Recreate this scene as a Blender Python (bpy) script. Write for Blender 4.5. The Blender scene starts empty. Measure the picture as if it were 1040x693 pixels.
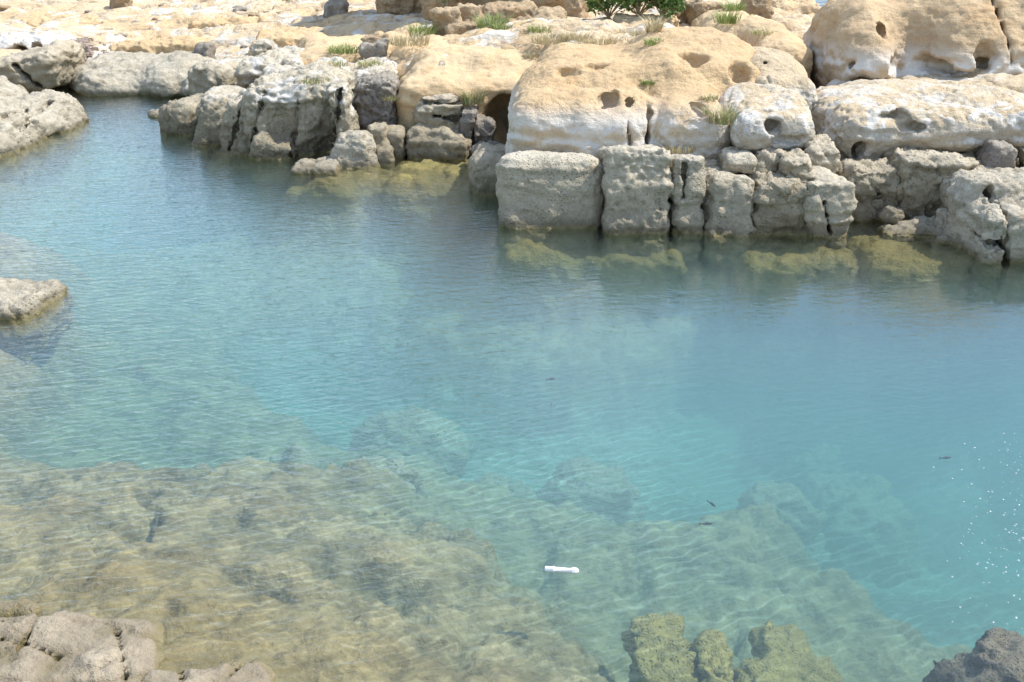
import bpy, math, random
import numpy as np
from mathutils import Vector

random.seed(7)
SC = bpy.context.scene
COL = SC.collection
rad = math.radians

# ------------------------------------------------------------------ camera geometry (photo 1040 x 693)
CAM_H, PITCH, F = 4.0, rad(22.0), 1156.0
cp, sp = math.cos(PITCH), math.sin(PITCH)

def ray(u, v):
    x = (u-520.0)/F; y = (346.5-v)/F
    return x, cp+y*sp, -sp+y*cp

def P(u, v, z=0.0):                    # point of the horizontal plane z seen at (u,v)
    dx, dy, dz = ray(u, v)
    t = (z-CAM_H)/dz
    return dx*t, dy*t

def X(u, v, Y):
    dx, dy, dz = ray(u, v); return dx*Y/dy

def Z(v, Y):
    dx, dy, dz = ray(520, v); return CAM_H+dz*Y/dy

# ------------------------------------------------------------------ noise
_rs = np.random.RandomState(11)
_T = _rs.rand(64, 64, 64).astype(np.float32)*2-1

def vnoise(p, seed=0):
    p = p+seed*7.31
    i = np.floor(p).astype(np.int64); f = (p-i).astype(np.float32)
    f = f*f*f*(f*(f*6-15)+10)
    i0 = i & 63; i1 = (i+1) & 63
    x0, y0, z0 = i0[..., 0], i0[..., 1], i0[..., 2]
    x1, y1, z1 = i1[..., 0], i1[..., 1], i1[..., 2]
    fx, fy, fz = f[..., 0], f[..., 1], f[..., 2]
    a = _T[x0, y0, z0]*(1-fx)+_T[x1, y0, z0]*fx
    b = _T[x0, y1, z0]*(1-fx)+_T[x1, y1, z0]*fx
    c = _T[x0, y0, z1]*(1-fx)+_T[x1, y0, z1]*fx
    d = _T[x0, y1, z1]*(1-fx)+_T[x1, y1, z1]*fx
    return (a*(1-fy)+b*fy)*(1-fz)+(c*(1-fy)+d*fy)*fz

ROT = np.array([[.36, .48, -.8], [-.8, .6, 0], [.48, .64, .6]])

def fbm(p, freq, octv=4, seed=0, gain=.5):
    r = 0; a = 1.0; q = p*freq; tot = 0
    for o in range(octv):
        r = r+a*vnoise(q, seed+o); tot += a
        q = (q@ROT)*2.03; a *= gain
    return r/tot

def worley(p, freq, seed=0):
    q = p*freq+seed*3.7
    i = np.floor(q).astype(np.int64)
    best = np.full(len(p), 9.0); rnd = np.zeros(len(p))
    for dx in (-1, 0, 1):
        for dy in (-1, 0, 1):
            for dz in (-1, 0, 1):
                c = i+np.array([dx, dy, dz]); m = c & 63
                o = np.stack([_T[m[:, 0], m[:, 1], m[:, 2]], _T[m[:, 1], m[:, 2], (m[:, 0]+17) & 63], _T[m[:, 2], m[:, 0], (m[:, 1]+31) & 63]], 1)*.5+.5
                d = np.linalg.norm(c+o-q, axis=1)
                k = d < best
                best[k] = d[k]; rnd[k] = o[k, 0]
    return best, rnd

# ------------------------------------------------------------------ signed distance primitives
def prim(c, h, r=.2, rz=0, roll=0, pitch=0, taper=0, kind='b', sub=False, k=.08):
    return dict(c=np.array(c, float), h=np.array(h, float), r=r, rz=rz, roll=roll, pitch=pitch, taper=taper, kind=kind, sub=sub, k=k)

def B(u0, u1, v0, v1, Y, D=1.0, r=.2, z0=None, **kw):
    """rounded block whose front face stands at distance Y and shows between those pixels"""
    r_ = r
    zt = Z(v0, Y+.6*r_)
    zb = Z(v1, Y) if z0 is None else z0
    vm = .5*(v0+v1)
    xa, xb = X(u0, vm, Y+.3*r_), X(u1, vm, Y+.3*r_)
    hz = max((zt-zb)/2, .03); hx = (xb-xa)/2
    r_ = min(r_, hx*.95, hz*.95, D/2*.95)
    return prim(((xa+xb)/2, Y+D/2, (zt+zb)/2), (hx, D/2, hz), r_, **kw)

def E(u, v, Y, ru, rv, D, **kw):
    s = math.hypot(Y, 3)/F
    return prim((X(u, v, Y), Y, Z(v, Y)), (ru*s, D, rv*s), kind='e', **kw)

def H(u, v, ru, rv, D, k=.04, roll=0):
    """pothole worn into whatever surface of the rock lies at that pixel"""
    d = prim((0, 0, 0), (ru, D, rv), kind='e', sub=True, k=k, roll=roll); d['hit'] = (u, v); return d

def resolve(prims):
    out = []
    for pr in prims:
        if 'hit' in pr:
            d = np.array(ray(*pr['hit'])); d /= np.linalg.norm(d)
            t = np.arange(9.0, 34.0, .02)[:, None]; pts = np.array([0, 0, CAM_H])+t*d
            f = np.min([sdf(pts, q) for q in prims if not q['sub']], axis=0)
            k = np.argmax(f < -.02)
            if f[k] >= 0: continue
            pr = dict(pr); s_ = t[k, 0]/F
            pr['c'] = pts[k]+d*pr['h'][1]*.25
            pr['h'] = np.array([pr['h'][0]*s_, pr['h'][1], pr['h'][2]*s_])
        out.append(pr)
    return out

def gcrack(u0, v0, u1, v1, z, w=.006, dep=.08, k=.03):
    (ax, ay), (bx, by) = P(u0, v0, z), P(u1, v1, z)
    L = math.hypot(bx-ax, by-ay)
    return prim(((ax+bx)/2, (ay+by)/2, z), (L/2, w, dep), w*.8, rz=math.atan2(by-ay, bx-ax), sub=True, k=k)

def WB(u0, u1, v0, v1, ztop, dep, r=.15, **kw):
    """block whose flat top shows between those pixels"""
    vm = .5*(v0+v1)
    xa = P(u0, vm, ztop)[0]; xb = P(u1, vm, ztop)[0]
    ya = P(520, v1, ztop)[1]; yb = P(520, v0, ztop)[1]
    hx, hy, hz = (xb-xa)/2, (yb-ya)/2, dep/2
    return prim(((xa+xb)/2, (ya+yb)/2, ztop-hz), (hx, hy, hz), min(r, hx*.9, hy*.9, hz*.9), **kw)

def crack(u0, v0, u1, v1, Y, w=.02, D=.5, k=.04):
    """narrow slot cut in the front along a line"""
    a = np.array([X(u0, v0, Y), Y, Z(v0, Y)]); b = np.array([X(u1, v1, Y), Y, Z(v1, Y)])
    c = (a+b)/2; L = np.linalg.norm(b-a)
    roll = math.atan2(b[0]-a[0], b[2]-a[2])
    return prim(c, (w, D, L/2), min(w*.9, .02), roll=-roll, sub=True, k=k)

def sdf(p, pr):
    q = p-pr['c']
    if pr['rz']:
        c, s = math.cos(-pr['rz']), math.sin(-pr['rz'])
        q = np.stack([q[..., 0]*c-q[..., 1]*s, q[..., 0]*s+q[..., 1]*c, q[..., 2]], -1)
    if pr['roll']:
        c, s = math.cos(pr['roll']), math.sin(pr['roll'])
        q = np.stack([q[..., 0]*c+q[..., 2]*s, q[..., 1], -q[..., 0]*s+q[..., 2]*c], -1)
    if pr['pitch']:
        c, s = math.cos(pr['pitch']), math.sin(pr['pitch'])
        q = np.stack([q[..., 0], q[..., 1]*c+q[..., 2]*s, -q[..., 1]*s+q[..., 2]*c], -1)
    h = pr['h']
    if pr['taper']:
        f = 1+pr['taper']*(q[..., 2]/h[2])
        f = np.clip(f, .15, 2)
        q = np.stack([q[..., 0]*f, q[..., 1]*f, q[..., 2]], -1)
    if pr['kind'] == 'e':
        k0 = np.sqrt(((q/h)**2).sum(-1))+1e-6
        k1 = np.sqrt(((q/(h*h))**2).sum(-1))+1e-6
        return k0*(k0-1)/k1
    a = np.abs(q)-(h-pr['r'])
    return np.sqrt((np.maximum(a, 0)**2).sum(-1))+np.minimum(a.max(-1), 0)-pr['r']

def smin(a, b, k):
    h = np.clip(.5+.5*(b-a)/k, 0, 1)
    return b*(1-h)+a*h-k*h*(1-h)

def nets(Fv, org, h):
    ins = Fv < 0
    nx, ny, nz = Fv.shape
    cnt = np.zeros((nx-1, ny-1, nz-1), np.int8)
    for a in (0, 1):
        for b in (0, 1):
            for c in (0, 1):
                cnt += ins[a:nx-1+a, b:ny-1+b, c:nz-1+c]
    act = (cnt > 0) & (cnt < 8)
    idx = -np.ones(act.shape, np.int64)
    ci = np.argwhere(act); idx[act] = np.arange(len(ci))
    acc = np.zeros((len(ci), 3)); num = np.zeros(len(ci))
    cs = [(a, b, c) for a in (0, 1) for b in (0, 1) for c in (0, 1)]
    for i, A in enumerate(cs):
        for Bc in cs[i+1:]:
            if sum(abs(A[j]-Bc[j]) for j in range(3)) != 1: continue
            fa = Fv[ci[:, 0]+A[0], ci[:, 1]+A[1], ci[:, 2]+A[2]]
            fb_ = Fv[ci[:, 0]+Bc[0], ci[:, 1]+Bc[1], ci[:, 2]+Bc[2]]
            m = (fa < 0) != (fb_ < 0)
            t = np.where(m, fa/np.where(m, fa-fb_, 1), 0)
            pt = np.array(A)+t[:, None]*(np.array(Bc)-np.array(A))
            acc += pt*m[:, None]; num += m
    V = (ci+acc/num[:, None])*h+org
    faces = []
    for ax in range(3):
        s0 = [slice(1, -1)]*3; s1 = [slice(1, -1)]*3
        s0[ax] = slice(0, -1); s1[ax] = slice(1, None)
        a = ins[tuple(s0)]; b = ins[tuple(s1)]
        e = np.argwhere(a != b)
        sgn = a[tuple(e.T)]
        off = [1, 1, 1]; off[ax] = 0
        e = e+np.array(off)
        o1, o2 = [(1, 2), (2, 0), (0, 1)][ax]
        d1 = np.zeros(3, int); d1[o1] = 1
        d2 = np.zeros(3, int); d2[o2] = 1
        g = lambda c: idx[tuple(c.T)]
        q = np.stack([g(e-d1-d2), g(e-d2), g(e), g(e-d1)], 1)
        q[~sgn] = q[~sgn][:, ::-1]
        faces.append(q)
    return V, np.concatenate(faces)

def mesh_np(name, V, Q, mat, smooth=True):
    me = bpy.data.meshes.new(name)
    V = np.asarray(V, np.float32); Q = np.asarray(Q, np.int32)
    me.vertices.add(len(V)); me.vertices.foreach_set('co', V.ravel())
    n = Q.shape[1]
    me.loops.add(Q.size); me.loops.foreach_set('vertex_index', Q.ravel())
    me.polygons.add(len(Q)); me.polygons.foreach_set('loop_start', np.arange(0, Q.size, n, dtype=np.int32))
    me.polygons.foreach_set('loop_total', np.full(len(Q), n, np.int32))
    me.update(calc_edges=True); me.validate()
    me.polygons.foreach_set('use_smooth', np.full(len(me.polygons), bool(smooth)))
    if mat: me.materials.append(mat)
    return me

def tag(o, label=None, cat=None, group=None, kind=None):
    if label: o['label'] = label
    if cat: o['category'] = cat
    if group: o['group'] = group
    if kind: o['kind'] = kind
    return o

def link(name, me, parent=None, loc=(0, 0, 0)):
    o = bpy.data.objects.new(name, me); COL.objects.link(o); o.location = loc
    if parent: o.parent = parent
    return o

def vnormals(V, Q):
    n = np.cross(V[Q[:, 2]]-V[Q[:, 0]], V[Q[:, 3]]-V[Q[:, 1]])
    N = np.zeros_like(V)
    for k in range(4): np.add.at(N, Q[:, k], n)
    return N/(np.linalg.norm(N, axis=1)[:, None]+1e-9)

def rock_mesh(prims, h, seed=0, amp=.05, lf=1.6, fine=.02, pits=.0, pitf=9, strata=.012, crag=.035, kk=None, holes=()):
    prims = resolve(prims)
    lo = np.full(3, 1e9); hi = -lo
    for pr in prims:
        if pr['sub']: continue
        e = pr['h'].copy()
        if pr['rz'] or pr['roll'] or pr['pitch']: e[:] = np.linalg.norm(e)*.85
        if pr['taper']: e[:2] *= 1/(1-abs(pr['taper']))
        lo = np.minimum(lo, pr['c']-e); hi = np.maximum(hi, pr['c']+e)
    pad = amp*1.5+.1
    lo -= pad; hi += pad
    n = np.maximum(((hi-lo)/h).astype(int)+2, 4)
    # coarse pass to keep things cheap
    g = [lo[i]+np.arange(n[i])*h for i in range(3)]
    G = np.stack(np.meshgrid(*g, indexing='ij'), -1)
    Fv = None
    for pr in prims:
        if pr['sub']: continue
        d = sdf(G, pr)
        Fv = d if Fv is None else smin(Fv, d, pr['k'])
    near = np.abs(Fv) < amp*2+.25
    pn = G[near]
    Fv[near] += amp*fbm(pn, lf, 3, seed)
    for pr in prims:
        if not pr['sub']: continue
        d = sdf(G, pr)
        nr = d < .3
        if 'hit' in pr: d[nr] += .07*fbm(G[nr], 4.5, 3, seed+50)
        Fv = -smin(-Fv, d, pr['k'])
    Fv[0] = Fv[-1] = 1; Fv[:, 0] = Fv[:, -1] = 1; Fv[:, :, 0] = Fv[:, :, -1] = 1
    V, Q = nets(Fv, lo, h)
    N = vnormals(V, Q)
    dsp = fine*fbm(V, 6, 4, seed+3, .6)
    if strata:
        s = V*np.array([.7, .7, 11.0])
        s[:, 2] += 2.5*fbm(V, .8, 2, seed+9)
        t = vnoise(s, seed+5)
        dsp += strata*np.sign(t)*np.abs(t)**.6*(1-np.abs(N[:, 2]))
    if pits:
        d, rn = worley(V, pitf, seed+2)
        m = np.clip(fbm(V, 1.1, 2, seed+8)*3+.6, 0, 1)
        dsp -= 1.7*pits*m*np.clip(1-d/(.25+.4*rn), 0, 1)**.7
    if crag:
        W = V*np.array([1, 1, 1.5])+.35*np.stack([fbm(V, 1.7, 2, seed+20), fbm(V, 1.7, 2, seed+23), fbm(V, 1.7, 2, seed+26)], 1)
        d, rn = worley(W, 2.3, seed+4)
        dsp += crag*(rn-.5)*1.1
        d2, rn2 = worley(W, 5.5, seed+6)
        dsp += crag*.55*(rn2-.5)
        rg = 1-np.abs(fbm(V, 2.2, 3, seed+30))*9
        dsp -= crag*1.1*np.clip(rg, 0, 1)**1.5
        dsp += crag*.8*fbm(V, 13, 3, seed+33, .6)
    V = V+N*dsp[:, None]
    return V, Q

def rock(name, label, prims, mat, h=.03, cat='rock', group=None, **kw):
    V, Q = rock_mesh(prims, h, **kw)
    lo, hi = V.min(0), V.max(0)
    loc = ((lo+hi)/2); loc[2] = lo[2]
    me = mesh_np(name, V-loc, Q, mat)
    o = link(name, me, None, tuple(loc))
    return tag(o, label, cat, group)

# ------------------------------------------------------------------ materials
def new_mat(name):
    m = bpy.data.materials.new(name); m.use_nodes = True
    nt = m.node_tree; nt.nodes.clear()
    return m, nt

class NT:
    def __init__(s, nt): s.nt = nt
    def n(s, t, **kw):
        nd = s.nt.nodes.new(t)
        for k, v in kw.items(): setattr(nd, k, v)
        return nd
    def l(s, a, b): s.nt.links.new(a, b)
    def val(s, sock, v):
        if hasattr(v, 'is_linked') or isinstance(v, bpy.types.NodeSocket): s.l(v, sock)
        else: sock.default_value = v
    def math(s, op, a, b=0.0, clamp=False):
        nd = s.n('ShaderNodeMath', operation=op, use_clamp=clamp)
        s.val(nd.inputs[0], a); s.val(nd.inputs[1], b); return nd.outputs[0]
    def mix(s, f, a, b, mode='MIX'):
        nd = s.n('ShaderNodeMix', data_type='RGBA', blend_type=mode)
        s.val(nd.inputs[0], f)
        s.val(nd.inputs[6], a if not isinstance(a, tuple) else (*a, 1)[:4])
        s.val(nd.inputs[7], b if not isinstance(b, tuple) else (*b, 1)[:4]); return nd.outputs[2]
    def noise(s, vec, scale, det=4, rough=.55, dist=0.0):
        nd = s.n('ShaderNodeTexNoise'); s.l(vec, nd.inputs['Vector'])
        nd.inputs['Scale'].default_value = scale; nd.inputs['Detail'].default_value = det
        nd.inputs['Roughness'].default_value = rough; nd.inputs['Distortion'].default_value = dist
        return nd.outputs['Fac']
    def vor(s, vec, scale, feature='F1'):
        nd = s.n('ShaderNodeTexVoronoi', feature=feature); s.l(vec, nd.inputs['Vector'])
        nd.inputs['Scale'].default_value = scale
        return nd.outputs['Distance']
    def rng(s, v, a, b, c=0.0, d=1.0, smooth=True):
        nd = s.n('ShaderNodeMapRange'); nd.interpolation_type = 'SMOOTHSTEP' if smooth else 'LINEAR'
        s.val(nd.inputs[0], v); nd.inputs[1].default_value = a; nd.inputs[2].default_value = b
        nd.inputs[3].default_value = c; nd.inputs[4].default_value = d; return nd.outputs[0]
    def vmul(s, vec, k):
        nd = s.n('ShaderNodeVectorMath', operation='MULTIPLY'); s.l(vec, nd.inputs[0]); nd.inputs[1].default_value = k
        return nd.outputs[0]

def stone_mat(name, low, mid, top, zl, zt, white=0.0, whitez=(.4, 1.2), pitb=.5, stain=.5, algae=True, soft=.25, wcol=(.64, .60, .53), bump=.6, orange=0.0):
    """rock: colour near the water, on the face and on top; bleached salt crust; wet and algae band at the waterline"""
    m, nt = new_mat(name); T = NT(nt)
    geo = T.n('ShaderNodeNewGeometry'); pos = geo.outputs['Position']
    sx = T.n('ShaderNodeSeparateXYZ'); T.l(pos, sx.inputs[0]); z = sx.outputs[2]
    sn = T.n('ShaderNodeSeparateXYZ'); T.l(geo.outputs['Normal'], sn.inputs[0]); nz = sn.outputs[2]
    big = T.noise(pos, 1.3, 3, .5, .3); med = T.noise(pos, 5, 5, .6); fin = T.noise(pos, 40, 4, .65)
    strat = T.noise(T.vmul(pos, (1.2, 1.2, 16.0)), 1.0, 4, .6)
    zz = T.math('ADD', z, T.math('MULTIPLY', T.math('SUBTRACT', big, .5), 1.1))
    zz = T.math('ADD', zz, T.math('MULTIPLY', T.math('SUBTRACT', med, .5), .5))
    c = T.mix(T.rng(zz, zl-soft, zl+soft), low, mid)
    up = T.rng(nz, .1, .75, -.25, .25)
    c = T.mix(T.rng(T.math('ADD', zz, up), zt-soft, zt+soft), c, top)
    if orange:
        c = T.mix(T.math('MULTIPLY', T.rng(T.noise(pos, 2.1, 4, .6), .5, .68), orange), c, (.50, .27, .09))
    # tone variation: lighter and darker beds, blotches, fine grain
    c = T.mix(T.rng(strat, .3, .7, 0, stain*.6), c, T.mix(1.0, c, (.62, .58, .52), 'MULTIPLY'))
    c = T.mix(T.rng(med, .42, .75, 0, stain), c, T.mix(1.0, c, (.60, .58, .55), 'MULTIPLY'))
    c = T.mix(T.rng(fin, .35, .7, 0, .45), c, T.mix(1.0, c, (.66, .64, .60), 'MULTIPLY'))
    if white:
        wn = T.noise(pos, 2.1, 8, .68, .9)
        wz = T.math('MULTIPLY', T.rng(z, whitez[0]-.2, whitez[0]+.2), T.rng(z, whitez[1]-.15, whitez[1]+.25, 1, 0))
        w = T.math('MULTIPLY', T.math('MULTIPLY', T.rng(wn, .60-.28*white, .66-.2*white), wz), T.rng(nz, -.2, .35, .25, 1.0))
        w = T.math('MULTIPLY', w, T.rng(fin, .25, .5, .75, 1))
        c = T.mix(w, c, wcol)
    if algae:
        zn = T.math('ADD', z, T.math('MULTIPLY', T.math('SUBTRACT', med, .5), .12))
        c = T.mix(T.rng(zn, .15, .03, 0, .7), c, T.mix(1.0, c, (.45, .43, .38), 'MULTIPLY'))
        ac = T.mix(T.rng(med, .35, .65), (.16, .13, .05), (.26, .215, .09))
        c = T.mix(T.rng(zn, .07, -.02, 0, .9), c, ac)
    bs = T.n('ShaderNodeBsdfPrincipled'); T.l(c, bs.inputs['Base Color'])
    bs.inputs['Specular IOR Level'].default_value = .25
    wet = T.rng(z, .10, .02)
    bs.inputs['Roughness'].default_value = .9
    T.l(T.rng(z, .02, .10, .45, .92), bs.inputs['Roughness'])
    # relief: grain, pits and beds
    pv = T.vor(pos, 26); pv2 = T.vor(pos, 60)
    pm = T.rng(T.noise(pos, 1.9, 3), .42, .58)
    hp = T.math('MULTIPLY', T.rng(pv, 0, .35), T.math('MULTIPLY', pm, pitb))
    hp = T.math('ADD', hp, T.math('MULTIPLY', T.rng(pv2, 0, .4), .35*pitb))
    hh = T.math('ADD', T.math('MULTIPLY', T.noise(pos, 14, 6, .65), 1.2), hp)
    hh = T.math('ADD', hh, T.math('MULTIPLY', strat, .5))
    bp = T.n('ShaderNodeBump'); bp.inputs['Strength'].default_value = min(1, bump*1.4); bp.inputs['Distance'].default_value = .05
    T.l(hh, bp.inputs['Height']); T.l(bp.outputs[0], bs.inputs['Normal'])
    out = T.n('ShaderNodeOutputMaterial'); T.l(bs.outputs[0], out.inputs[0])
    return m

GREY = (.34, .305, .225); GREYL = (.46, .42, .33); OCH = (.64, .455, .255); OCHL = (.665, .49, .29); PALE = (.58, .52, .40)
M = {}
M['front'] = stone_mat('grey_pitted_sandstone', (.32, .275, .20), (.46, .40, .29), (.62, .55, .42), .22, .85, pitb=1.0, stain=.45)
M['left'] = stone_mat('olive_grey_sandstone', (.27, .23, .155), (.42, .365, .26), (.64, .56, .42), .35, .9, white=.35, whitez=(.75, 1.3), pitb=1.0, stain=.6)
M['ochre'] = stone_mat('ochre_sandstone', (.42, .36, .26), (.58, .47, .31), OCH, .6, 1.1, white=.95, whitez=(.5, 1.12), pitb=.3, stain=.35, orange=.25)
M['ochreplain'] = stone_mat('ochre_sandstone_smooth', (.50, .38, .22), OCH, OCHL, .5, 1.2, pitb=.15, stain=.3, orange=.3, bump=.4)
M['white'] = stone_mat('salt_bleached_sandstone', (.34, .30, .22), (.50, .44, .34), (.62, .49, .32), .62, 1.30, white=.5, whitez=(.62, 1.35), pitb=.6, stain=.3)
M['bigrock'] = stone_mat('brown_smooth_sandstone', (.50, .40, .27), (.48, .35, .21), (.60, .44, .265), 1.15, 2.0, white=1.1, whitez=(.9, 1.62), pitb=.3, stain=.5, orange=.3, bump=.45)
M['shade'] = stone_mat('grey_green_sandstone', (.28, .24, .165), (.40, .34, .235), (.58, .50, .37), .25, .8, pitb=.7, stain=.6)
M['slab'] = stone_mat('light_grey_shore_stone', (.38, .335, .25), (.48, .425, .32), (.56, .50, .385), .1, .4, pitb=.7, stain=.7)
M['purple'] = stone_mat('dark_purple_mudstone', (.22, .19, .16), (.31, .27, .225), (.42, .37, .30), .4, .9, pitb=1.2, stain=.5)
M['near'] = stone_mat('bleached_shore_stone', (.39, .325, .225), (.48, .405, .29), (.53, .45, .33), .06, .3, pitb=.25, stain=.8, bump=.55)
M['moss'] = stone_mat('algae_covered_rock', (.17, .145, .05), (.24, .20, .07), (.32, .27, .095), -.6, .2, pitb=.8, stain=.6, algae=False)
M['mossnear'] = stone_mat('yellow_green_algae_rock', (.19, .155, .05), (.27, .22, .07), (.34, .28, .095), -.9, -.2, pitb=.8, stain=.7, algae=False)
M['sunk'] = stone_mat('silted_rock', (.27, .25, .16), (.33, .29, .19), (.36, .32, .21), -2, -.8, pitb=.8, stain=.6, algae=False)
M['dark'] = stone_mat('dark_wet_rock', (.06, .05, .035), (.09, .075, .05), (.20, .165, .10), -.45, .0, pitb=1.2, stain=.6, algae=False)
M['rubble'] = stone_mat('brown_weathered_sandstone', (.42, .31, .20), (.50, .37, .23), (.60, .46, .29), 1.2, 1.9, pitb=.8, stain=.6, orange=.3)

# ------------------------------------------------------------------ ground sheet (pool bed, shelf, shore, plateau)
cps = []
def cpx(u, v, z): cps.append((*P(u, v, z), z))
def cpw(x, y, z): cps.append((x, y, z))
for a in [  # pool bed
    (100,590,-.06),(190,610,-.10),(300,655,-.12),(60,560,-.16),(0,560,-.2),(0,600,-.05),(200,540,-.30),(100,530,-.34),(0,500,-.42),(300,510,-.42),(150,492,-.48),(230,488,-.5),
    (160,462,-1.05),(60,465,-1.05),(0,440,-1.3),(120,440,-1.35),(100,395,-.85),(0,380,-.7),(100,345,-.74),(200,370,-.95),(130,305,-.95),(260,440,-1.15),(200,410,-1.0),(300,400,-1.7),
    (0,330,-.7),(60,330,-.6),(400,570,-.45),(400,650,-.22),(300,590,-.30),(500,620,-.50),(450,510,-.72),(380,485,-.75),(330,462,-1.2),(560,545,-.95),(600,600,-.85),(560,670,-.5),
    (640,570,-1.05),(700,600,-1.05),(750,550,-1.0),(810,560,-1.1),(860,600,-1.1),(910,650,-1.05),(800,640,-.85),(780,530,-1.3),(880,570,-1.5),(940,620,-1.5),(700,690,-.9),(1000,690,-.9),(980,620,-1.7),(950,565,-2.5),(1040,540,-3),
    (700,505,-2.0),(800,505,-2.7),(600,480,-1.6),(520,475,-1.6),(450,440,-1.7),(640,430,-2.9),(500,380,-2.9),(560,340,-2.7),(700,380,-3.2),(850,400,-3.1),(1000,400,-3.1),(400,330,-2.9),
    (300,300,-2.6),(200,280,-2.3),(90,230,-1.8),(300,230,-2.2),(400,235,-1.7),(490,260,-1.9),(580,310,-1.7),(580,272,-1.1),(750,285,-1.5),
    (820,300,-2.4),(900,235,-.10),(960,262,-.22),(890,262,-.5),(940,290,-1.6),(1010,285,-.6),(1040,330,-2.2),(400,175,-.12),(450,170,-.10),(340,212,-1.1),(430,210,-.6),(490,215,-1.0),
    (270,170,-.35),(320,185,-.28),(380,188,-.18),(430,184,-.15),(470,186,-.25),(500,200,-.6),(350,200,-.6),(440,200,-.35),(520,240,-.25),(560,250,-.25),(620,250,-.25),(680,252,-.3),(740,254,-.3),(800,252,-.25),(850,258,-.35),(150,150,-1.0),(130,112,-.5),(100,97,-.15),(185,115,-.5),(60,170,-.7),(0,185,-.4),(0,230,-1.0),(170,180,-1.7),(230,190,-1.6)]:
    cpx(*a)
for a in [  # land
    (80,84,.03),(190,90,.04),(130,82,.06),(215,85,.15),(100,55,.42),(20,60,.5),(180,55,.4),(100,25,.75),(250,50,.6),(250,20,.9),(100,0,1.0),(300,0,1.15),(0,20,.8),
    (330,45,.95),(330,20,1.1),(400,50,1.25),(450,60,1.33),(560,46,1.5),(640,50,1.5),(720,38,1.48),(790,45,1.2),(560,25,1.40),(680,15,1.38),(450,25,1.30),(400,10,1.15),(500,8,1.25),(620,0,1.35),(760,5,1.55),(812,6,1.6),(835,12,1.5),(800,20,1.5),
    (100,-25,1.2),(300,-25,1.2),(500,-25,1.2),(700,-20,1.2)]:
    cpx(*a)
# under the front rocks
for a in [(0.5,15.4,.25),(2.0,15.2,.25),(3.4,14.9,.2),(4.8,15.0,.3),(6.2,15.0,.4),(5.3,14.2,.05),(6.6,13.2,.1),(7.5,12.6,.2),(1.2,14.4,0),(2.6,14.2,0),(4.0,14.2,-.05),(0.2,16.5,.6),(2.2,16.6,1.30),(3.4,16.6,1.25),(1.0,16.3,1.1),(3.0,15.7,.95),(1.8,15.6,.9),
    (4.6,16.0,.3),(4.9,17.5,.4),(5.6,17.0,.4),(-.4,18.3,.3),(-1.6,18.6,.4),(-3,18.6,.4),(-4.4,19.2,.2),(-5.6,20.3,.1),(-2.4,20.0,1.15),(-1,20.0,1.32),(-3.7,20.3,.85),(-3.0,19.4,.85),(-1.8,19.3,1.05),(-.6,19.3,1.1),(-4.6,22,.4),
    # near shore under the photographer
    (-3.5,4,.35),(-2.4,4.3,.08),(-1,4.3,-.02),(0,4,0.0),(1.2,4,-.1),(2.5,4.2,-.3),(3.8,5,-.5),(0,2.5,.9),(-3,1.5,1.1),(3,2,.7),(0,-2,2.0),(0,-10,2.6),(-10,-6,2.4),(10,-6,2.2),(-6,6,.3),(-6,8,.1),(-5.3,10.5,.1),(-6.5,12.5,.3),(-8,10,.6),
    (-11,16,.9),(-9,17.5,.4),(-11,20,.9),(-12.5,24,.9),(7,6,.4),(9,9,.8),(7.5,9.5,-.8),(6.3,9.5,-2.4),(9.5,12,.9),(12,14,1.6),(12,20,1.6),(-20,10,1.8),(-20,25,1.8),(8,18,1.2),(8.5,22,1.1),
    (7.5,26,.9),(9,31,.2),(11,38,-.9),(5,40,-.2),(-15,45,1.2),(-30,45,1.4),(0,50,-.8),(-20,65,-1),(20,30,.6),(30,60,-2),(0,80,-2.5),(-60,60,0),(-60,0,3),(60,0,2),(60,60,-2),(0,-50,3.5),(-60,-50,4),(60,-50,4),(-60,120,-3),(60,120,-4),(0,120,-4)]:
    cpw(*a)
CP = np.array(cps)

def tps_fit(C, lam=.02):
    n = len(C); d = np.linalg.norm(C[:, None, :2]-C[None, :, :2], axis=2)
    K = np.where(d > 0, d, 0)              # linear kernel: tame, no overshoot
    A = np.zeros((n+3, n+3)); A[:n, :n] = -K+np.eye(n)*lam
    Pm = np.c_[np.ones(n), C[:, :2]]
    A[:n, n:] = Pm; A[n:, :n] = Pm.T
    b = np.r_[C[:, 2], 0, 0, 0]
    return np.linalg.solve(A, b)
TW = tps_fit(CP)

# cracks in the shallow shelf and potholes in the ground, as lines and spots in the world
CR = []
for pts, zc, w, dep in [
    ([(250,440),(215,470),(190,488),(172,510),(165,545),(130,580)], -.45, .05, .28),
    ([(560,500),(545,560),(500,600),(470,640)], -.7, .04, .12),
    ([(760,520),(770,560),(800,600),(840,640)], -1.1, .03, .10),
    ([(655,520),(650,570),(640,610)], -1.0, .06, .2),
    ([(735,560),(742,620),(760,680)], -1.0, .03, .12),
    ([(60,600),(110,575),(150,560)], -.1, .03, .08),
    ([(150,660),(190,635),(230,620)], -.05, .03, .06),
    ([(330,560),(380,590),(400,610),(412,630)], -.35, .07, .14),
    ([(235,590),(262,600),(285,612)], -.3, .06, .12)]:
    w_pts = [P(u, v, zc) for u, v in pts]
    CR.append((w_pts, w, dep))
POT = []
for u, v, z, r, dep in [(18,50,.5,.35,.3),(38,48,.5,.25,.2),(62,40,.6,.2,.12),(70,54,.5,.25,.2),(90,54,.5,.18,.12),(100,27,.75,.18,.12),(130,38,.6,.15,.1),(180,40,.6,.45,.25),(205,42,.6,.2,.2),(165,14,.9,.2,.1),
    (250,18,.9,.2,.1),(380,590,-.35,.22,.12),(270,605,-.3,.15,.12),(135,5,.95,.3,.2),(290,25,.9,.2,.15),(5,595,-.1,.25,.15)]:
    POT.append((*P(u, v, z), r, dep))

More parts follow.
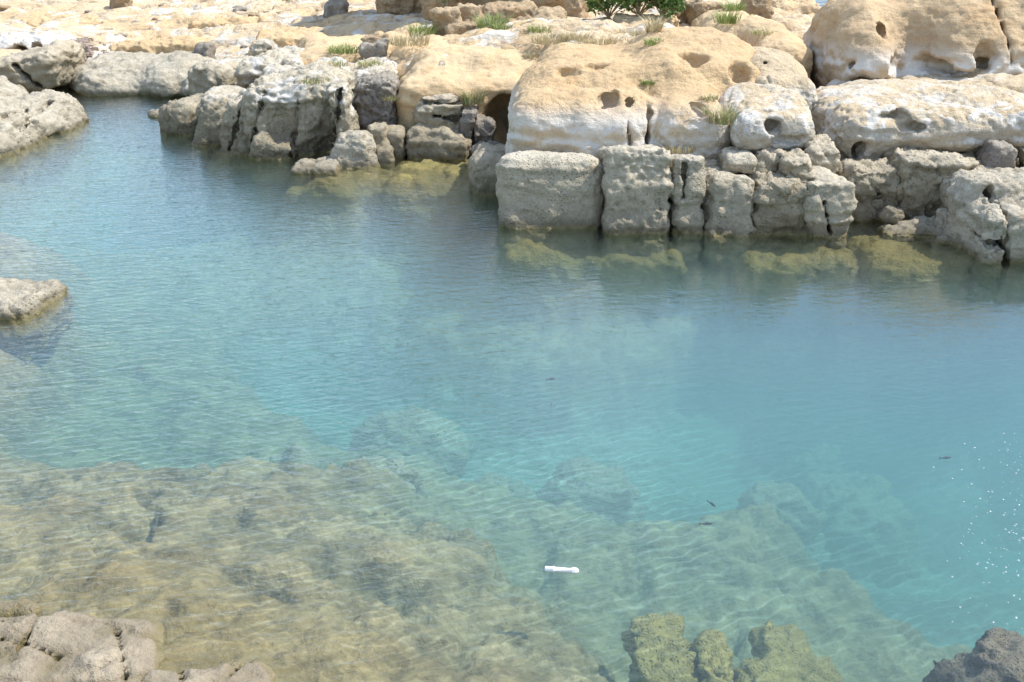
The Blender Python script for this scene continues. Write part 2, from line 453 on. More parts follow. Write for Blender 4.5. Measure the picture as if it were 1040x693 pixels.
def ground_z(x, y, detail=True):
    n = len(CP)
    out = np.zeros(len(x))
    for s in range(0, len(x), 40000):
        xs, ys = x[s:s+40000], y[s:s+40000]
        d = np.hypot(xs[:, None]-CP[None, :, 0], ys[:, None]-CP[None, :, 1])
        out[s:s+40000] = -(d@TW[:n])+TW[n]+TW[n+1]*xs+TW[n+2]*ys
    if not detail: return out
    p = np.stack([x, y, np.zeros_like(x)], 1)
    dd_ = -out+(.16*fbm(p, .9, 3, 71)+.10*fbm(p, 3.3, 4, 73, .6))*np.clip((-out-.15)/.2, 0, 1)
    stp = -np.interp(dd_, [0, .5, .6, .75, 1.05, 1.22, 1.42, 2, 3.2, 9], [0, .42, .52, .98, 1.06, 1.15, 1.85, 2.4, 3.2, 9])
    out = np.where((out < 0) & (dd_ > 0), stp, out)
    far = np.clip((y-20)/10, 0, 1)
    z = out+np.where(out < 0, .05, .10)*fbm(p, .9, 3, 31)+.05*fbm(p, 3.1, 4, 41)
    land = np.clip((out-.15)/.3, 0, 1)
    rg = 1-np.abs(fbm(p*np.array([.8, 1.3, 1]), 1.1, 4, 51))*6
    z -= land*.16*np.clip(rg, 0, 1)**1.3
    rg = 1-np.abs(fbm(p, 3.1, 3, 53))*6
    z += np.where(out < -.05, .035, 0)*fbm(p, 7, 3, 57, .6)
    z -= (land*.05+(out < 0)*.06)*np.clip(rg, 0, 1)**1.3
    # stepped beds on dry land, knobbly on the bed
    z = z+np.where(out > .1, .05, 0)*(vnoise(np.stack([x*.6, y*1.8, x*0], 1), 61))
    t = fbm(p, 1.6, 3, 77)
    z -= .16*np.clip(t-.12, 0, .25)*np.where(out < -.15, 2.0, 1)
    wd, wr = worley(p*np.array([1, 1.3, 1]), 2.2, 5)
    z -= np.where(out < 0, .05, .03)*np.clip(1-wd/(.3+.3*wr), 0, 1)
    for pts, w, dep in CR:
        best = np.full(len(x), 9.0)
        wob = .22*fbm(p, 1.5, 4, 91)
        for (ax, ay), (bx, by) in zip(pts[:-1], pts[1:]):
            L2 = (bx-ax)**2+(by-ay)**2
            tt = np.clip(((x-ax)*(bx-ax)+(y-ay)*(by-ay))/L2, 0, 1)
            best = np.minimum(best, np.hypot(x+wob-ax-tt*(bx-ax), y+wob-ay-tt*(by-ay)))
        z -= dep*np.clip(1-best/(w*2.2), 0, 1)**.8
    for px, py, r, dep in POT:
        dd = np.hypot(x-px, (y-py))/r*(1+.3*vnoise(p*4, 8))
        z -= dep*np.clip(1.15-dd, 0, 1)**.5*(dd < 1.15)
    return z

def axis(segs):
    out = []
    for a, b, st in segs: out += list(np.arange(a, b, st))
    return np.array(out)
gx = np.r_[-400, -200, -120, axis([(-60,-16,1.5),(-16,-9,.18),(-9,7.5,.045),(7.5,16,.2),(16,60,2.0)]), 60, 120, 200, 400]
gy = np.r_[-300, -100, axis([(-50,0,2.0),(0,4,.15),(4,12,.035),(12,22,.06),(22,36,.09),(36,60,.8),(60,120,4)]), 120, 200, 400]
GX, GY = np.meshgrid(gx, gy, indexing='ij')
cx_ = np.clip(GX, -60, 60).ravel(); cy_ = np.clip(GY, -50, 120).ravel()
gz = ground_z(cx_, cy_).reshape(GX.shape)
# keep the ground low beneath the camera
gz = np.minimum(gz, 2.5+0*gz)
nxg, nyg = GX.shape
Vg = np.stack([GX, GY, gz], -1).reshape(-1, 3)
ii, jj = np.meshgrid(np.arange(nxg-1), np.arange(nyg-1), indexing='ij')
a = (ii*nyg+jj).ravel()
Qg = np.stack([a, a+nyg, a+nyg+1, a+1], 1)

def ground_mat():
    m, nt = new_mat('ground_rock'); T = NT(nt)
    geo = T.n('ShaderNodeNewGeometry'); pos = geo.outputs['Position']
    sx = T.n('ShaderNodeSeparateXYZ'); T.l(pos, sx.inputs[0]); z = sx.outputs[2]
    sn = T.n('ShaderNodeSeparateXYZ'); T.l(geo.outputs['Normal'], sn.inputs[0]); nz = sn.outputs[2]
    big = T.noise(pos, .55, 4, .55, .4); med = T.noise(pos, 3.2, 6, .62, .2); fin = T.noise(pos, 26, 5, .65)
    zz = T.math('ADD', z, T.math('MULTIPLY', T.math('SUBTRACT', med, .5), .35))
    # dry land
    land = T.mix(T.rng(big, .38, .62), (.66, .51, .33), (.62, .445, .25))
    land = T.mix(T.rng(T.noise(pos, .9, 7, .68, 1.0), .50, .60, 0, .85), land, (.70, .66, .58))
    land = T.mix(T.rng(T.noise(T.vmul(pos, (1, 2.2, 1)), 1.5, 7, .72, .5), .535, .60, 0, .75), land, (.33, .27, .20))
    land = T.mix(T.rng(med, .55, .75, 0, .5), land, (.45, .38, .27))
    grey = T.mix(T.rng(med, .35, .65), (.40, .36, .27), (.27, .24, .18))
    c = T.mix(T.rng(zz, .15, .50), grey, land)
    # bed: algae and silt
    shal = T.mix(T.rng(med, .38, .62), (.20, .155, .075), (.355, .275, .14))
    shal = T.mix(T.rng(T.noise(pos, 7, 6, .75), .50, .62, 0, .6), shal, (.12, .10, .05))
    deep = T.mix(T.rng(T.noise(pos, .8, 4, .6, .5), .45, .6), (.31, .31, .24), (.12, .115, .08))
    bed = T.mix(T.rng(zz, -1.9, -1.2), deep, shal)
    bed = T.mix(T.rng(zz, -.35, -.02, 0, .45), bed, (.30, .24, .09))
    c = T.mix(T.rng(zz, -.03, .05), bed, c)
    c = T.mix(T.rng(fin, .35, .7, 0, .4), c, T.mix(1.0, c, (.6, .58, .54), 'MULTIPLY'))
    c = T.mix(T.rng(nz, .93, .6, 0, .45), c, T.mix(1.0, c, (.62, .58, .52), 'MULTIPLY'))
    bs = T.n('ShaderNodeBsdfPrincipled'); T.l(c, bs.inputs['Base Color'])
    bs.inputs['Specular IOR Level'].default_value = .2
    T.l(T.rng(z, 0, .06, .6, .92), bs.inputs['Roughness'])
    hh = T.math('ADD', T.noise(pos, 9, 8, .68), T.math('MULTIPLY', T.rng(T.vor(pos, 7), 0, .4), .35))
    hh = T.math('ADD', hh, T.math('MULTIPLY', T.noise(T.vmul(pos, (.5, 2.6, 8)), 1.6, 4), 1.1))
    bp = T.n('ShaderNodeBump'); bp.inputs['Strength'].default_value = .8; bp.inputs['Distance'].default_value = .07
    T.l(hh, bp.inputs['Height']); T.l(bp.outputs[0], bs.inputs['Normal'])
    out = T.n('ShaderNodeOutputMaterial'); T.l(bs.outputs[0], out.inputs[0])
    return m
g_o = link('ground', mesh_np('ground', Vg, Qg, ground_mat()))
tag(g_o, kind='structure')

def gh(x, y):
    return float(ground_z(np.array([x]), np.array([y]))[0])

# ------------------------------------------------------------------ water
def water_mat():
    m, nt = new_mat('pool_water'); T = NT(nt)
    geo = T.n('ShaderNodeNewGeometry'); pos = geo.outputs['Position']
    # ripples: wind wavelets running across, calmer to the right
    mp = T.n('ShaderNodeMapping'); mp.inputs['Rotation'].default_value = (0, 0, rad(-14)); T.l(pos, mp.inputs[0])
    v1 = T.vmul(mp.outputs[0], (1.0, 4.2, 1)); 
    r1 = T.noise(v1, 3.0, 3, .5, .5)
    mp2 = T.n('ShaderNodeMapping'); mp2.inputs['Rotation'].default_value = (0, 0, rad(24)); T.l(pos, mp2.inputs[0])
    r2 = T.noise(T.vmul(mp2.outputs[0], (1.0, 4.6, 1)), 3.6, 2, .5, .3)
    r3 = T.noise(pos, 14, 3, .6)
    sx = T.n('ShaderNodeSeparateXYZ'); T.l(pos, sx.inputs[0])
    calm = T.rng(T.math('ADD', sx.outputs[0], T.math('MULTIPLY', T.math('SUBTRACT', T.noise(pos, .35, 3), .5), 7.0)), -1.5, 2.5, 1.0, .22)
    h = T.math('ADD', T.math('MULTIPLY', r1, 1.0), T.math('MULTIPLY', r2, .7))
    h = T.math('ADD', h, T.math('MULTIPLY', r3, .22))
    h = T.math('MULTIPLY', h, calm)
    bp = T.n('ShaderNodeBump'); bp.inputs['Strength'].default_value = 1.0; bp.inputs['Distance'].default_value = .0115
    T.l(h, bp.inputs['Height'])
    gl = T.n('ShaderNodeBsdfGlossy'); gl.inputs['Roughness'].default_value = .035; gl.inputs['Color'].default_value = (1, 1, 1, 1)
    T.l(bp.outputs[0], gl.inputs['Normal'])
    lw = T.n('ShaderNodeLayerWeight'); lw.inputs['Blend'].default_value = .5; T.l(bp.outputs[0], lw.inputs['Normal'])
    fr = T.math('ADD', T.math('MULTIPLY', T.math('POWER', lw.outputs['Facing'], 4.2), .98), .02)
    # caustic light painted into the transparent colour: bright threads between slightly dimmer cells
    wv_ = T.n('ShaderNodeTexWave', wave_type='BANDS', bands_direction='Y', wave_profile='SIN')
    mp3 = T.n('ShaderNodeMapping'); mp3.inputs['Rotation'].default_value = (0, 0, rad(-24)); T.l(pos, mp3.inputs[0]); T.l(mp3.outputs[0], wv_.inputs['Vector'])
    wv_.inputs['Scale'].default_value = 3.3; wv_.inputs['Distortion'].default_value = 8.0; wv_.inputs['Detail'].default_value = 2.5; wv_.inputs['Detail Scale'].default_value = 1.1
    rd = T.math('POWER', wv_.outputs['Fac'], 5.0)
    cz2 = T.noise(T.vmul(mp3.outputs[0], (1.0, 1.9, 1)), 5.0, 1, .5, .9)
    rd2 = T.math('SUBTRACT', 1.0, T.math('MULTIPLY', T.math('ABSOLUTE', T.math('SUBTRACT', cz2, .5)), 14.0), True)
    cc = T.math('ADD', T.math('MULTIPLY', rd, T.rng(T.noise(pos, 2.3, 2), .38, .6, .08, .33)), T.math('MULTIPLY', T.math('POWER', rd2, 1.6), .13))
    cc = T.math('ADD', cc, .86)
    # the painted threads are strongest over the near shelf
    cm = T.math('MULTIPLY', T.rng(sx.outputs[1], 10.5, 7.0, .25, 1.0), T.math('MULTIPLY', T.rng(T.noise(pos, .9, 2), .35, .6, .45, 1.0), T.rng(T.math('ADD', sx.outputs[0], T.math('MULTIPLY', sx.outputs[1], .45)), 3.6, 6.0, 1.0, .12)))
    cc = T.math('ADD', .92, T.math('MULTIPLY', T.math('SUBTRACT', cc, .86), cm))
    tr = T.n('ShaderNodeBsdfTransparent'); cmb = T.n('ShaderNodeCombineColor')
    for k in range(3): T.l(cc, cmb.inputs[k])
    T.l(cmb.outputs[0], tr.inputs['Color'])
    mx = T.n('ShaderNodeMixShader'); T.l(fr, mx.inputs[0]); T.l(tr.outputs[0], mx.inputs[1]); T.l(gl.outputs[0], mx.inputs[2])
    vs = T.n('ShaderNodeVolumeScatter'); vs.inputs['Color'].default_value = (.79, 1.0, .98, 1); vs.inputs['Density'].default_value = .17
    vs.inputs['Anisotropy'].default_value = .2
    va = T.n('ShaderNodeVolumeAbsorption'); va.inputs['Color'].default_value = (.1, .75, .72, 1); va.inputs['Density'].default_value = .30
    ad = T.n('ShaderNodeAddShader'); T.l(vs.outputs[0], ad.inputs[0]); T.l(va.outputs[0], ad.inputs[1])
    out = T.n('ShaderNodeOutputMaterial'); T.l(mx.outputs[0], out.inputs['Surface']); T.l(ad.outputs[0], out.inputs['Volume'])
    return m
x0, x1, y0, y1, zb = -16, 12, 2.0, 27.0, -5.0
wv = [(x0,y0,zb),(x1,y0,zb),(x1,y1,zb),(x0,y1,zb),(x0,y0,0),(x1,y0,0),(x1,y1,0),(x0,y1,0)]
wf = [(3,2,1,0),(4,5,6,7),(0,1,5,4),(1,2,6,5),(2,3,7,6),(3,0,4,7)]
w_o = link('pool_water', mesh_np('pool_water', np.array(wv, float), np.array(wf), water_mat(), False)); tag(w_o, kind='structure')

m, nt = new_mat('sea_water'); T = NT(nt)
bs = T.n('ShaderNodeBsdfPrincipled'); bs.inputs['Base Color'].default_value = (.03, .09, .17, 1); bs.inputs['Roughness'].default_value = .15
g = T.n('ShaderNodeNewGeometry'); bp = T.n('ShaderNodeBump'); bp.inputs['Distance'].default_value = .3
T.l(T.noise(T.vmul(g.outputs[0], (1, 2.5, 1)), .8, 5), bp.inputs['Height']); T.l(bp.outputs[0], bs.inputs['Normal'])
o = T.n('ShaderNodeOutputMaterial'); T.l(bs.outputs[0], o.inputs[0])
sv = np.array([(-4000,36,-.15),(4000,36,-.15),(4000,8000,-.15),(-4000,8000,-.15)], float)
s_o = link('sea', mesh_np('sea', sv, np.array([(0,1,2,3)]), m, False)); tag(s_o, kind='structure')

# ------------------------------------------------------------------ rocks
exec_rocks = True
R = rock
# --- front row of blocks in the middle
R('boulder', 'long rounded grey block at the water, leftmost of the front row of blocks', [B(506,614,170,232,13.65,1.5,.2,z0=-.5,pitch=-.22), E(585,182,13.6,5,4,.1,sub=True,k=.03)], M['front'], h=.024, seed=1, amp=.08, crag=.008, fine=.03, pits=.03, strata=.028)
R('boulder', 'tall square grey block with pitted face, right of the long rounded block', [B(614,682,163,238,13.4,1.5,.11,z0=-.5,k=.1,pitch=-.22)], M['front'], h=.022, seed=2, amp=.05, crag=.02, fine=.03, pits=.035, strata=.028)
R('boulder', 'narrow upright grey block wedged between two wider blocks in the front row', [B(685,716,171,239,13.42,1.3,.10,z0=-.5,pitch=-.22), crack(698,168,696,205,13.35,.025,.35)], M['front'], h=.022, seed=3, amp=.05, crag=.02, fine=.03, pits=.03, strata=.028)
R('boulder', 'grey block with sloping shoulder at the right end of the front row', [B(719,770,190,241,13.3,1.3,.13,z0=-.5,pitch=-.22), B(717,745,182,200,13.6,1.2,.14,z0=-.2,k=.15), E(745,215,13.2,22,2,.12,sub=True,k=.06)], M['front'], h=.022, seed=4, amp=.06, crag=.02, fine=.035, pits=.03, strata=.028)
R('rock_ledge', 'thin grey rock ledge lying behind the front row of blocks', [B(588,690,160,176,14.5,.8,.12,z0=0), B(690,748,164,178,14.4,.8,.12,z0=0)], M['front'], h=.026, seed=5, amp=.08, crag=.02, fine=.04)
R('boulder', 'small brown-grey stone perched behind the sloping shoulder block', [B(736,768,157,200,13.95,.7,.12,z0=-.1), crack(738,178,766,180,13.95,.02,.3)], M['front'], h=.024, seed=6, amp=.06, crag=.02, fine=.03)
# --- right middle stack
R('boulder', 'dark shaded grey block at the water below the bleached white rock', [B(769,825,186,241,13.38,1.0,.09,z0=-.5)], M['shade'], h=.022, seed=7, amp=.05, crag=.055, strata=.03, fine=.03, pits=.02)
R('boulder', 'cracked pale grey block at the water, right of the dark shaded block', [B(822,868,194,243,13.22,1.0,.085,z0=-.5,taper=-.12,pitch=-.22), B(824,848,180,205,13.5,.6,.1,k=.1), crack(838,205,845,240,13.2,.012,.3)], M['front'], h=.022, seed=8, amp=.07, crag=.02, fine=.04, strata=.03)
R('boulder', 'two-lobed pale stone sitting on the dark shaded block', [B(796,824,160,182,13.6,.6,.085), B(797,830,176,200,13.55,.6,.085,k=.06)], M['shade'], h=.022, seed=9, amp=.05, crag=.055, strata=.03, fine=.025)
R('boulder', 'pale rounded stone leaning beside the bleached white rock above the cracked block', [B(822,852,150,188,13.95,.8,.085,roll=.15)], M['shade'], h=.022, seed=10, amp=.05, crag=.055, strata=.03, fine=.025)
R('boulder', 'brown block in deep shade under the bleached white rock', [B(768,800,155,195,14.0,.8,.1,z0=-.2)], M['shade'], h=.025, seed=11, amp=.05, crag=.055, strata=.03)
R('boulder', 'bleached white rock with two round potholes above the dark shaded block', [B(748,834,112,160,14.15,1.7,.34), B(752,815,100,140,14.8,1.5,.3,k=.25), H(785,128,9,8,.28,k=.06), H(779,112,8,4,0.15,k=0.03), H(800,142,14,4,0.12,k=0.06)], M['white'], h=.024, seed=12, amp=0.08, crag=.012, fine=.03, pits=.02)
# --- long flat white rock on the right and blocks beneath
R('rock_outcrop', 'long flat-topped bleached rock with a dark hollow on its left end', [B(850,1060,110,160,14.5,2.0,.30), B(870,1120,100,150,15.2,2.2,.35,k=.3), B(846,900,118,215,14.6,1.6,.3,z0=-.2,k=.3), H(868,150,6,9,.3,k=.08), E(950,168,14.3,70,12,.4,sub=True,k=.1), H(905,118,14,4,0.15,k=0.06), H(925,128,14,4,0.14,k=0.06)], M['white'], h=.028, lf=1.1, seed=13, amp=0.09, crag=.012, fine=.035, pits=.03, strata=.03)
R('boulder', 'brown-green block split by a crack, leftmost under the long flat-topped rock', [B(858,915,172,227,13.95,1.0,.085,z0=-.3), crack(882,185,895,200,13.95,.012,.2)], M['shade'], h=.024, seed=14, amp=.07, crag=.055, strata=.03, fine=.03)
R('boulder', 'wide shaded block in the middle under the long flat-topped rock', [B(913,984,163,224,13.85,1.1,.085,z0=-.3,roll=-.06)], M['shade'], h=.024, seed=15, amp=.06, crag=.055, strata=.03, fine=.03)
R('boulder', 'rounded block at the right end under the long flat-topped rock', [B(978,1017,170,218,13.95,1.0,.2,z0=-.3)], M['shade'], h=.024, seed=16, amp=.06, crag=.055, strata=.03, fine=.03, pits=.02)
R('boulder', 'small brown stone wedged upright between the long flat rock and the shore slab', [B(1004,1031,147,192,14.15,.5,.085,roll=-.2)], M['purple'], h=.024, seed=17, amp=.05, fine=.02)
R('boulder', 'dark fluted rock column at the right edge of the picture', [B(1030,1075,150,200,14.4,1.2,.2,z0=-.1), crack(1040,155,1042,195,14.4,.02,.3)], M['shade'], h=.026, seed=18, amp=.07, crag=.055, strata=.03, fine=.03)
# --- lower right shore
R('rock_slab', 'large pale grey slab sloping into the water at the right edge', [B(985,1130,192,262,12.75,1.7,.18,z0=-.5,pitch=-.16), B(1000,1130,215,275,12.2,1.2,.15,z0=-.5,k=.2), crack(1015,195,1008,262,12.6,.02,.9), E(1005,247,12.3,16,3,.4,sub=True,k=.05)], M['slab'], h=.028, seed=19, amp=.10, fine=.05, pits=.03)
R('rock_ledge', 'low broken ledge of pale stones at the waterline below the wide shaded block', [WB(897,965,227,237,.05,.25,.05,rz=-.06), WB(930,985,220,230,.10,.3,.06), WB(950,1000,228,242,.08,.3,.08,rz=-.2)], M['slab'], h=.022, seed=20, amp=.05, fine=.03)
R('stone', 'small round dark stone at the foot of the wide shaded block', [E(906,220,13.75,11,10,.14)], M['shade'], h=.018, seed=21, amp=.03, fine=.015)
R('stone', 'small angular dark stone beside the big shore slab', [B(955,972,216,230,13.3,.22,.05,z0=-.05)], M['slab'], h=.018, seed=22, amp=.04, fine=.015)
R('rock_slab', 'yellow algae-covered flat rock just under the water in front of the shore slab', [WB(872,990,236,268,-.05,.7,.2,rz=.05), WB(900,960,230,275,-.10,.6,.2)], M['moss'], h=.03, seed=23, amp=.07, fine=.04, crag=.025)
# --- main ochre plateau rocks
R('rock_outcrop', 'white-streaked rock with honeycombed right end above the bleached white rock', [B(765,834,78,112,15.6,1.8,.26,z0=.2), B(770,815,62,95,16.3,1.8,.3,k=.3), crack(772,68,768,92,15.7,.02,.2), crack(783,68,781,86,15.7,.02,.2), H(776,72,5,10,.12,k=.06)], M['white'], h=.026, seed=27, amp=0.06, crag=.012, fine=.03, pits=.03)
R('rock_outcrop', 'low pale rock on the plateau left of the deep gully', [B(768,826,36,72,17.6,2.6,.4,z0=.3), B(720,790,22,50,19.0,2.5,.4,z0=.5,k=.3)], M['ochreplain'], h=.035, seed=28, amp=.12, crag=.014, fine=.03)
R('rock_outcrop', 'big continuous ochre outcrop with round potholes and a bleached foot right of the cave', [B(517,672,98,178,14.9,2.6,.42,z0=-.1), B(548,690,66,120,16.0,3.0,.45,z0=.2,k=.4), B(572,668,112,178,14.75,1.0,.35,z0=-.1,k=.12), H(618,102,11,9,.32,k=.06), H(576,75,11,5,.12,k=.09), H(638,106,5,4,0.14,k=0.02), H(606,69,14,3,0.14,k=0.03),
    H(660,117,4,5,0.14,k=0.02), crack(638,125,640,150,14.75,.015,.15,k=.06), B(667,746,108,172,14.65,1.5,.34,z0=0,k=.10), B(668,728,96,130,15.2,1.4,.3,k=.2), H(708,111,9,6,0.22,k=0.04), H(661,100,4,3,0.12,k=0.02), B(655,780,62,112,15.8,2.2,.42,z0=.2,k=.35), B(668,770,44,90,16.8,2.6,.45,z0=.3,k=.5), H(705,62,14,10,.36,k=.06), H(752,74,9,15,.2,k=.12), crack(664,100,656,170,14.7,.02,.5,k=.06)], M['ochre'], h=.03, seed=24, amp=.10, crag=.012, fine=.02, pits=.010, strata=.018)
R('rock_outcrop', 'broad bulging grey rock mass with pale cap, hollowed face and a leaning rib', [crack(266,96,252,158,17.55,.014,.3,k=.06), crack(302,92,297,158,17.6,.010,.25,k=.05), crack(345,90,338,150,17.3,.018,.35,k=.05), B(244,330,84,162,17.6,2.2,.40,z0=-.4), E(285,128,17.5,18,17,.35,sub=True,k=.2), E(315,120,17.4,12,18,.25,sub=True,k=.2), B(255,300,140,162,17.4,.5,.12,z0=-.4,k=.1), B(298,350,76,160,17.8,2.2,.36,z0=-.4,k=.12), B(352,402,70,112,18.7,1.6,.3,z0=.1,k=.2), B(338,362,86,165,17.3,.7,.14,z0=-.2,roll=.18,k=.06)], M['left'], h=.03, seed=45, amp=.14, fine=.04, pits=.035, strata=.035)
# --- gully rocks and big right boulder
R('stone', 'left one of two small brown stones standing in the gully', [B(838,859,102,135,15.6,.5,.12,z0=.1)], M['rubble'], h=.024, seed=29, amp=.04)
R('stone', 'right one of two small brown stones standing in the gully', [B(857,875,100,130,15.9,.5,.12,z0=.1,roll=-.15)], M['rubble'], h=.024, seed=30, amp=.04)
R('boulder', 'huge smooth brown boulder rising out of the top right of the picture', [E(958,58,19.3,126,100,2.9), E(862,62,18.0,34,60,1.4,k=.5), B(925,1040,62,108,16.7,1.6,.4,z0=.3,k=.35), crack(1006,-30,1009,60,17.2,.015,1.2,k=.05), H(905,29,6,4,.12,k=.05,roll=.5), H(896,31,5,7,.2,k=.03), H(912,20,4,3,.12,k=.03), H(885,92,26,12,.25,k=.16), H(950,66,80,8,.22,k=.12), H(975,76,24,5,.2,k=.08), H(1000,60,8,14,.15,k=.08)], M['bigrock'], h=.036, seed=31, amp=.14, crag=.014, fine=.02, pits=.012)
R('boulder', 'brown boulder with square holes at the extreme top right edge', [E(1105,50,19.2,100,90,2.9), B(1045,1130,50,100,16.9,1.6,.4,z0=.3,k=.3), H(1036,20,11,6,0.3,k=0.03), H(1040,48,6,10,0.3,k=0.03)], M['bigrock'], h=.036, seed=32, amp=.10, crag=.014, fine=.02)
R('rock_ledge', 'pale ledge at the foot of the huge brown boulder', [B(925,1100,84,110,16.2,1.0,.15,z0=.4), B(1010,1120,82,100,15.8,1.2,.15,z0=.4,k=.1), B(920,1000,90,105,16.0,.6,.1,z0=.4)], M['white'], h=.03, seed=33, amp=0.06, crag=.012, fine=.03)
# --- around the cave
R('rock_outcrop', 'ochre ledge overhanging the dark cave with rounded left flank', [B(402,545,78,165,18.0,2.6,.42,z0=-.1), B(420,560,58,100,18.8,2.6,.4,z0=.4,k=.4), E(514,126,17.9,24,28,1.1,sub=True,k=.10)], M['ochreplain'], h=.034, seed=34, amp=.12, crag=.014, fine=.025, strata=.03)
R('boulder', 'bulging layered brown rock below the ochre ledge', [B(420,472,96,150,17.7,1.0,.28,z0=0,roll=.08), crack(425,105,468,108,17.7,.015,.25), crack(440,118,470,124,17.7,.015,.25)], M['shade'], h=.03, seed=35, amp=.07, fine=.03, strata=.05)
R('boulder', 'low olive block with creased face at the water below the layered rock', [B(412,462,131,161,17.4,.7,.16,z0=-.3,taper=.15), B(440,475,140,162,17.35,.5,.1,z0=-.3,k=.1)], M['shade'], h=.028, seed=36, amp=.07, fine=.03, strata=.03)
R('boulder', 'small squarish olive block at the water left of the creased block', [B(387,411,133,161,17.45,.6,.08,z0=-.3)], M['shade'], h=.028, seed=37, amp=.05, fine=.02)
R('boulder', 'broken dark grey rocks standing beside the cave mouth', [B(468,484,112,152,17.6,.6,.08,z0=0), B(480,500,122,150,17.7,.5,.08,z0=0), crack(482,120,480,150,17.6,.015,.2)], M['purple'], h=.026, seed=38, amp=.08, fine=.04, strata=.03)
R('stone', 'smooth dark oval stone lying at the mouth of the cave', [E(496,153,16.9,16,9,.2)], M['purple'], h=.022, seed=39, amp=.02, fine=.006, strata=0)
R('boulder', 'dark pitted purple rock between two pale columns', [B(362,402,80,132,18.1,.8,.16,z0=.1)], M['purple'], h=.026, seed=40, amp=.08, fine=.04, pits=.04, pitf=14)
R('boulder', 'wet brown boulder half in the water left of the long rounded block', [B(478,530,163,192,15.2,1.4,.2,z0=-.5)], M['shade'], h=.028, seed=41, amp=.08, fine=.03)
# --- left centre outcrop
R('boulder', 'wedge of grey rock at the left tip of the central outcrop', [B(168,212,104,139,19.2,1.4,.28,z0=-.4,rz=-.35)], M['left'], h=.032, seed=42, amp=.08, fine=.03, pits=.02)
R('boulder', 'pitted grey hump second from the left tip of the central outcrop', [B(192,243,98,152,18.35,1.6,.3,z0=-.4,taper=.18)], M['left'], h=.03, seed=43, amp=.10, fine=.03, pits=.035)
R('boulder', 'dark pointed grey rock sloping to the water in the central outcrop', [crack(242,112,232,155,17.7,.02,.3,k=.06), B(218,268,104,160,17.7,1.5,.28,z0=-.4,taper=.25)], M['left'], h=.03, seed=44, amp=.12, fine=.04, pits=.04)
R('boulder', 'cone-shaped pale stone standing in the shallows', [B(334,382,136,174,16.85,.7,.2,z0=-.3,taper=.35)], M['slab'], h=.026, seed=48, amp=.04, fine=.02)
R('boulder', 'small brown rock stack between the cone-shaped stone and the olive block', [B(372,394,128,165,17.3,.5,.1,z0=-.2), B(380,398,150,168,17.0,.4,.08,z0=-.2,k=.05)], M['shade'], h=.026, seed=49, amp=.07, fine=.02)
R('rock_slab', 'flat grey stone lying at the waterline left of the cone-shaped stone', [WB(298,345,160,170,.10,.4,.08)], M['slab'], h=.026, seed=50, amp=.05, fine=.02)
R('rock_outcrop', 'dark-sided rock rising behind the wedge of grey rock', [B(238,312,60,105,20.3,1.8,.3,z0=0,roll=.08), E(262,92,20.2,12,8,.3,sub=True,k=.12)], M['left'], h=.036, seed=51, amp=.14, fine=.04, pits=.03, strata=.04)
R('boulder', 'grey sloping boulder at the water behind the wedge of grey rock', [B(196,245,66,104,21.2,1.8,.3,z0=-.2,rz=-.3)], M['left'], h=.036, seed=52, amp=.12, fine=.04)
R('rock_outcrop', 'smooth tan rock ridge running up from the central outcrop to the plateau', [B(290,420,50,80,20.6,2.8,.4,z0=.3,rz=.2), B(395,470,46,75,20.2,2.5,.4,z0=.4,k=.3)], M['ochreplain'], h=.04, seed=53, amp=.14, crag=.014, fine=.03, strata=.03)
R('rock_slab', 'low tapering slab along the far end of the pool', [E(138,82,24.6,62,24,1.6,roll=-.12), E(185,78,24.2,38,22,1.4,k=.2), E(215,85,23.4,26,16,1.0,k=.1)], M['slab'], h=.045, seed=54, amp=.12, fine=.04, strata=.04)
R('stone', 'small pale islet stone poking out of the water', [E(162,117,21.0,12,5,.2)], M['slab'], h=.028, seed=55, amp=.03)
# --- left shore
R('rock_slab', 'large tilted grey slab with a deep crack on the left shore', [E(-8,150,18.9,58,44,1.9), E(34,135,20.0,46,38,1.4,k=.06), E(-40,112,20.5,60,26,1.8,k=.1), crack(22,96,46,142,19.2,.04,.9), crack(-5,104,20,150,18.6,.03,.9)], M['slab'], h=.034, seed=56, amp=.12, fine=.03, pits=.035, crag=.05)
R('rock_outcrop', 'dark layered rocks behind the tilted slab at the left edge', [B(-40,58,60,92,22.8,2.0,.25,z0=0,roll=.2), crack(10,66,40,90,22.8,.04,.4)], M['shade'], h=.04, seed=57, amp=.14, fine=.05, strata=.05)
R('rock_slab', 'flat pale stone slab jutting into the pool from the left edge', [WB(-120,56,277,308,.13,.6,.16,rz=-.05), WB(-120,40,285,318,.08,.6,.12)], M['slab'], h=.026, seed=58, amp=.07, fine=.03, pits=.02, strata=.03)
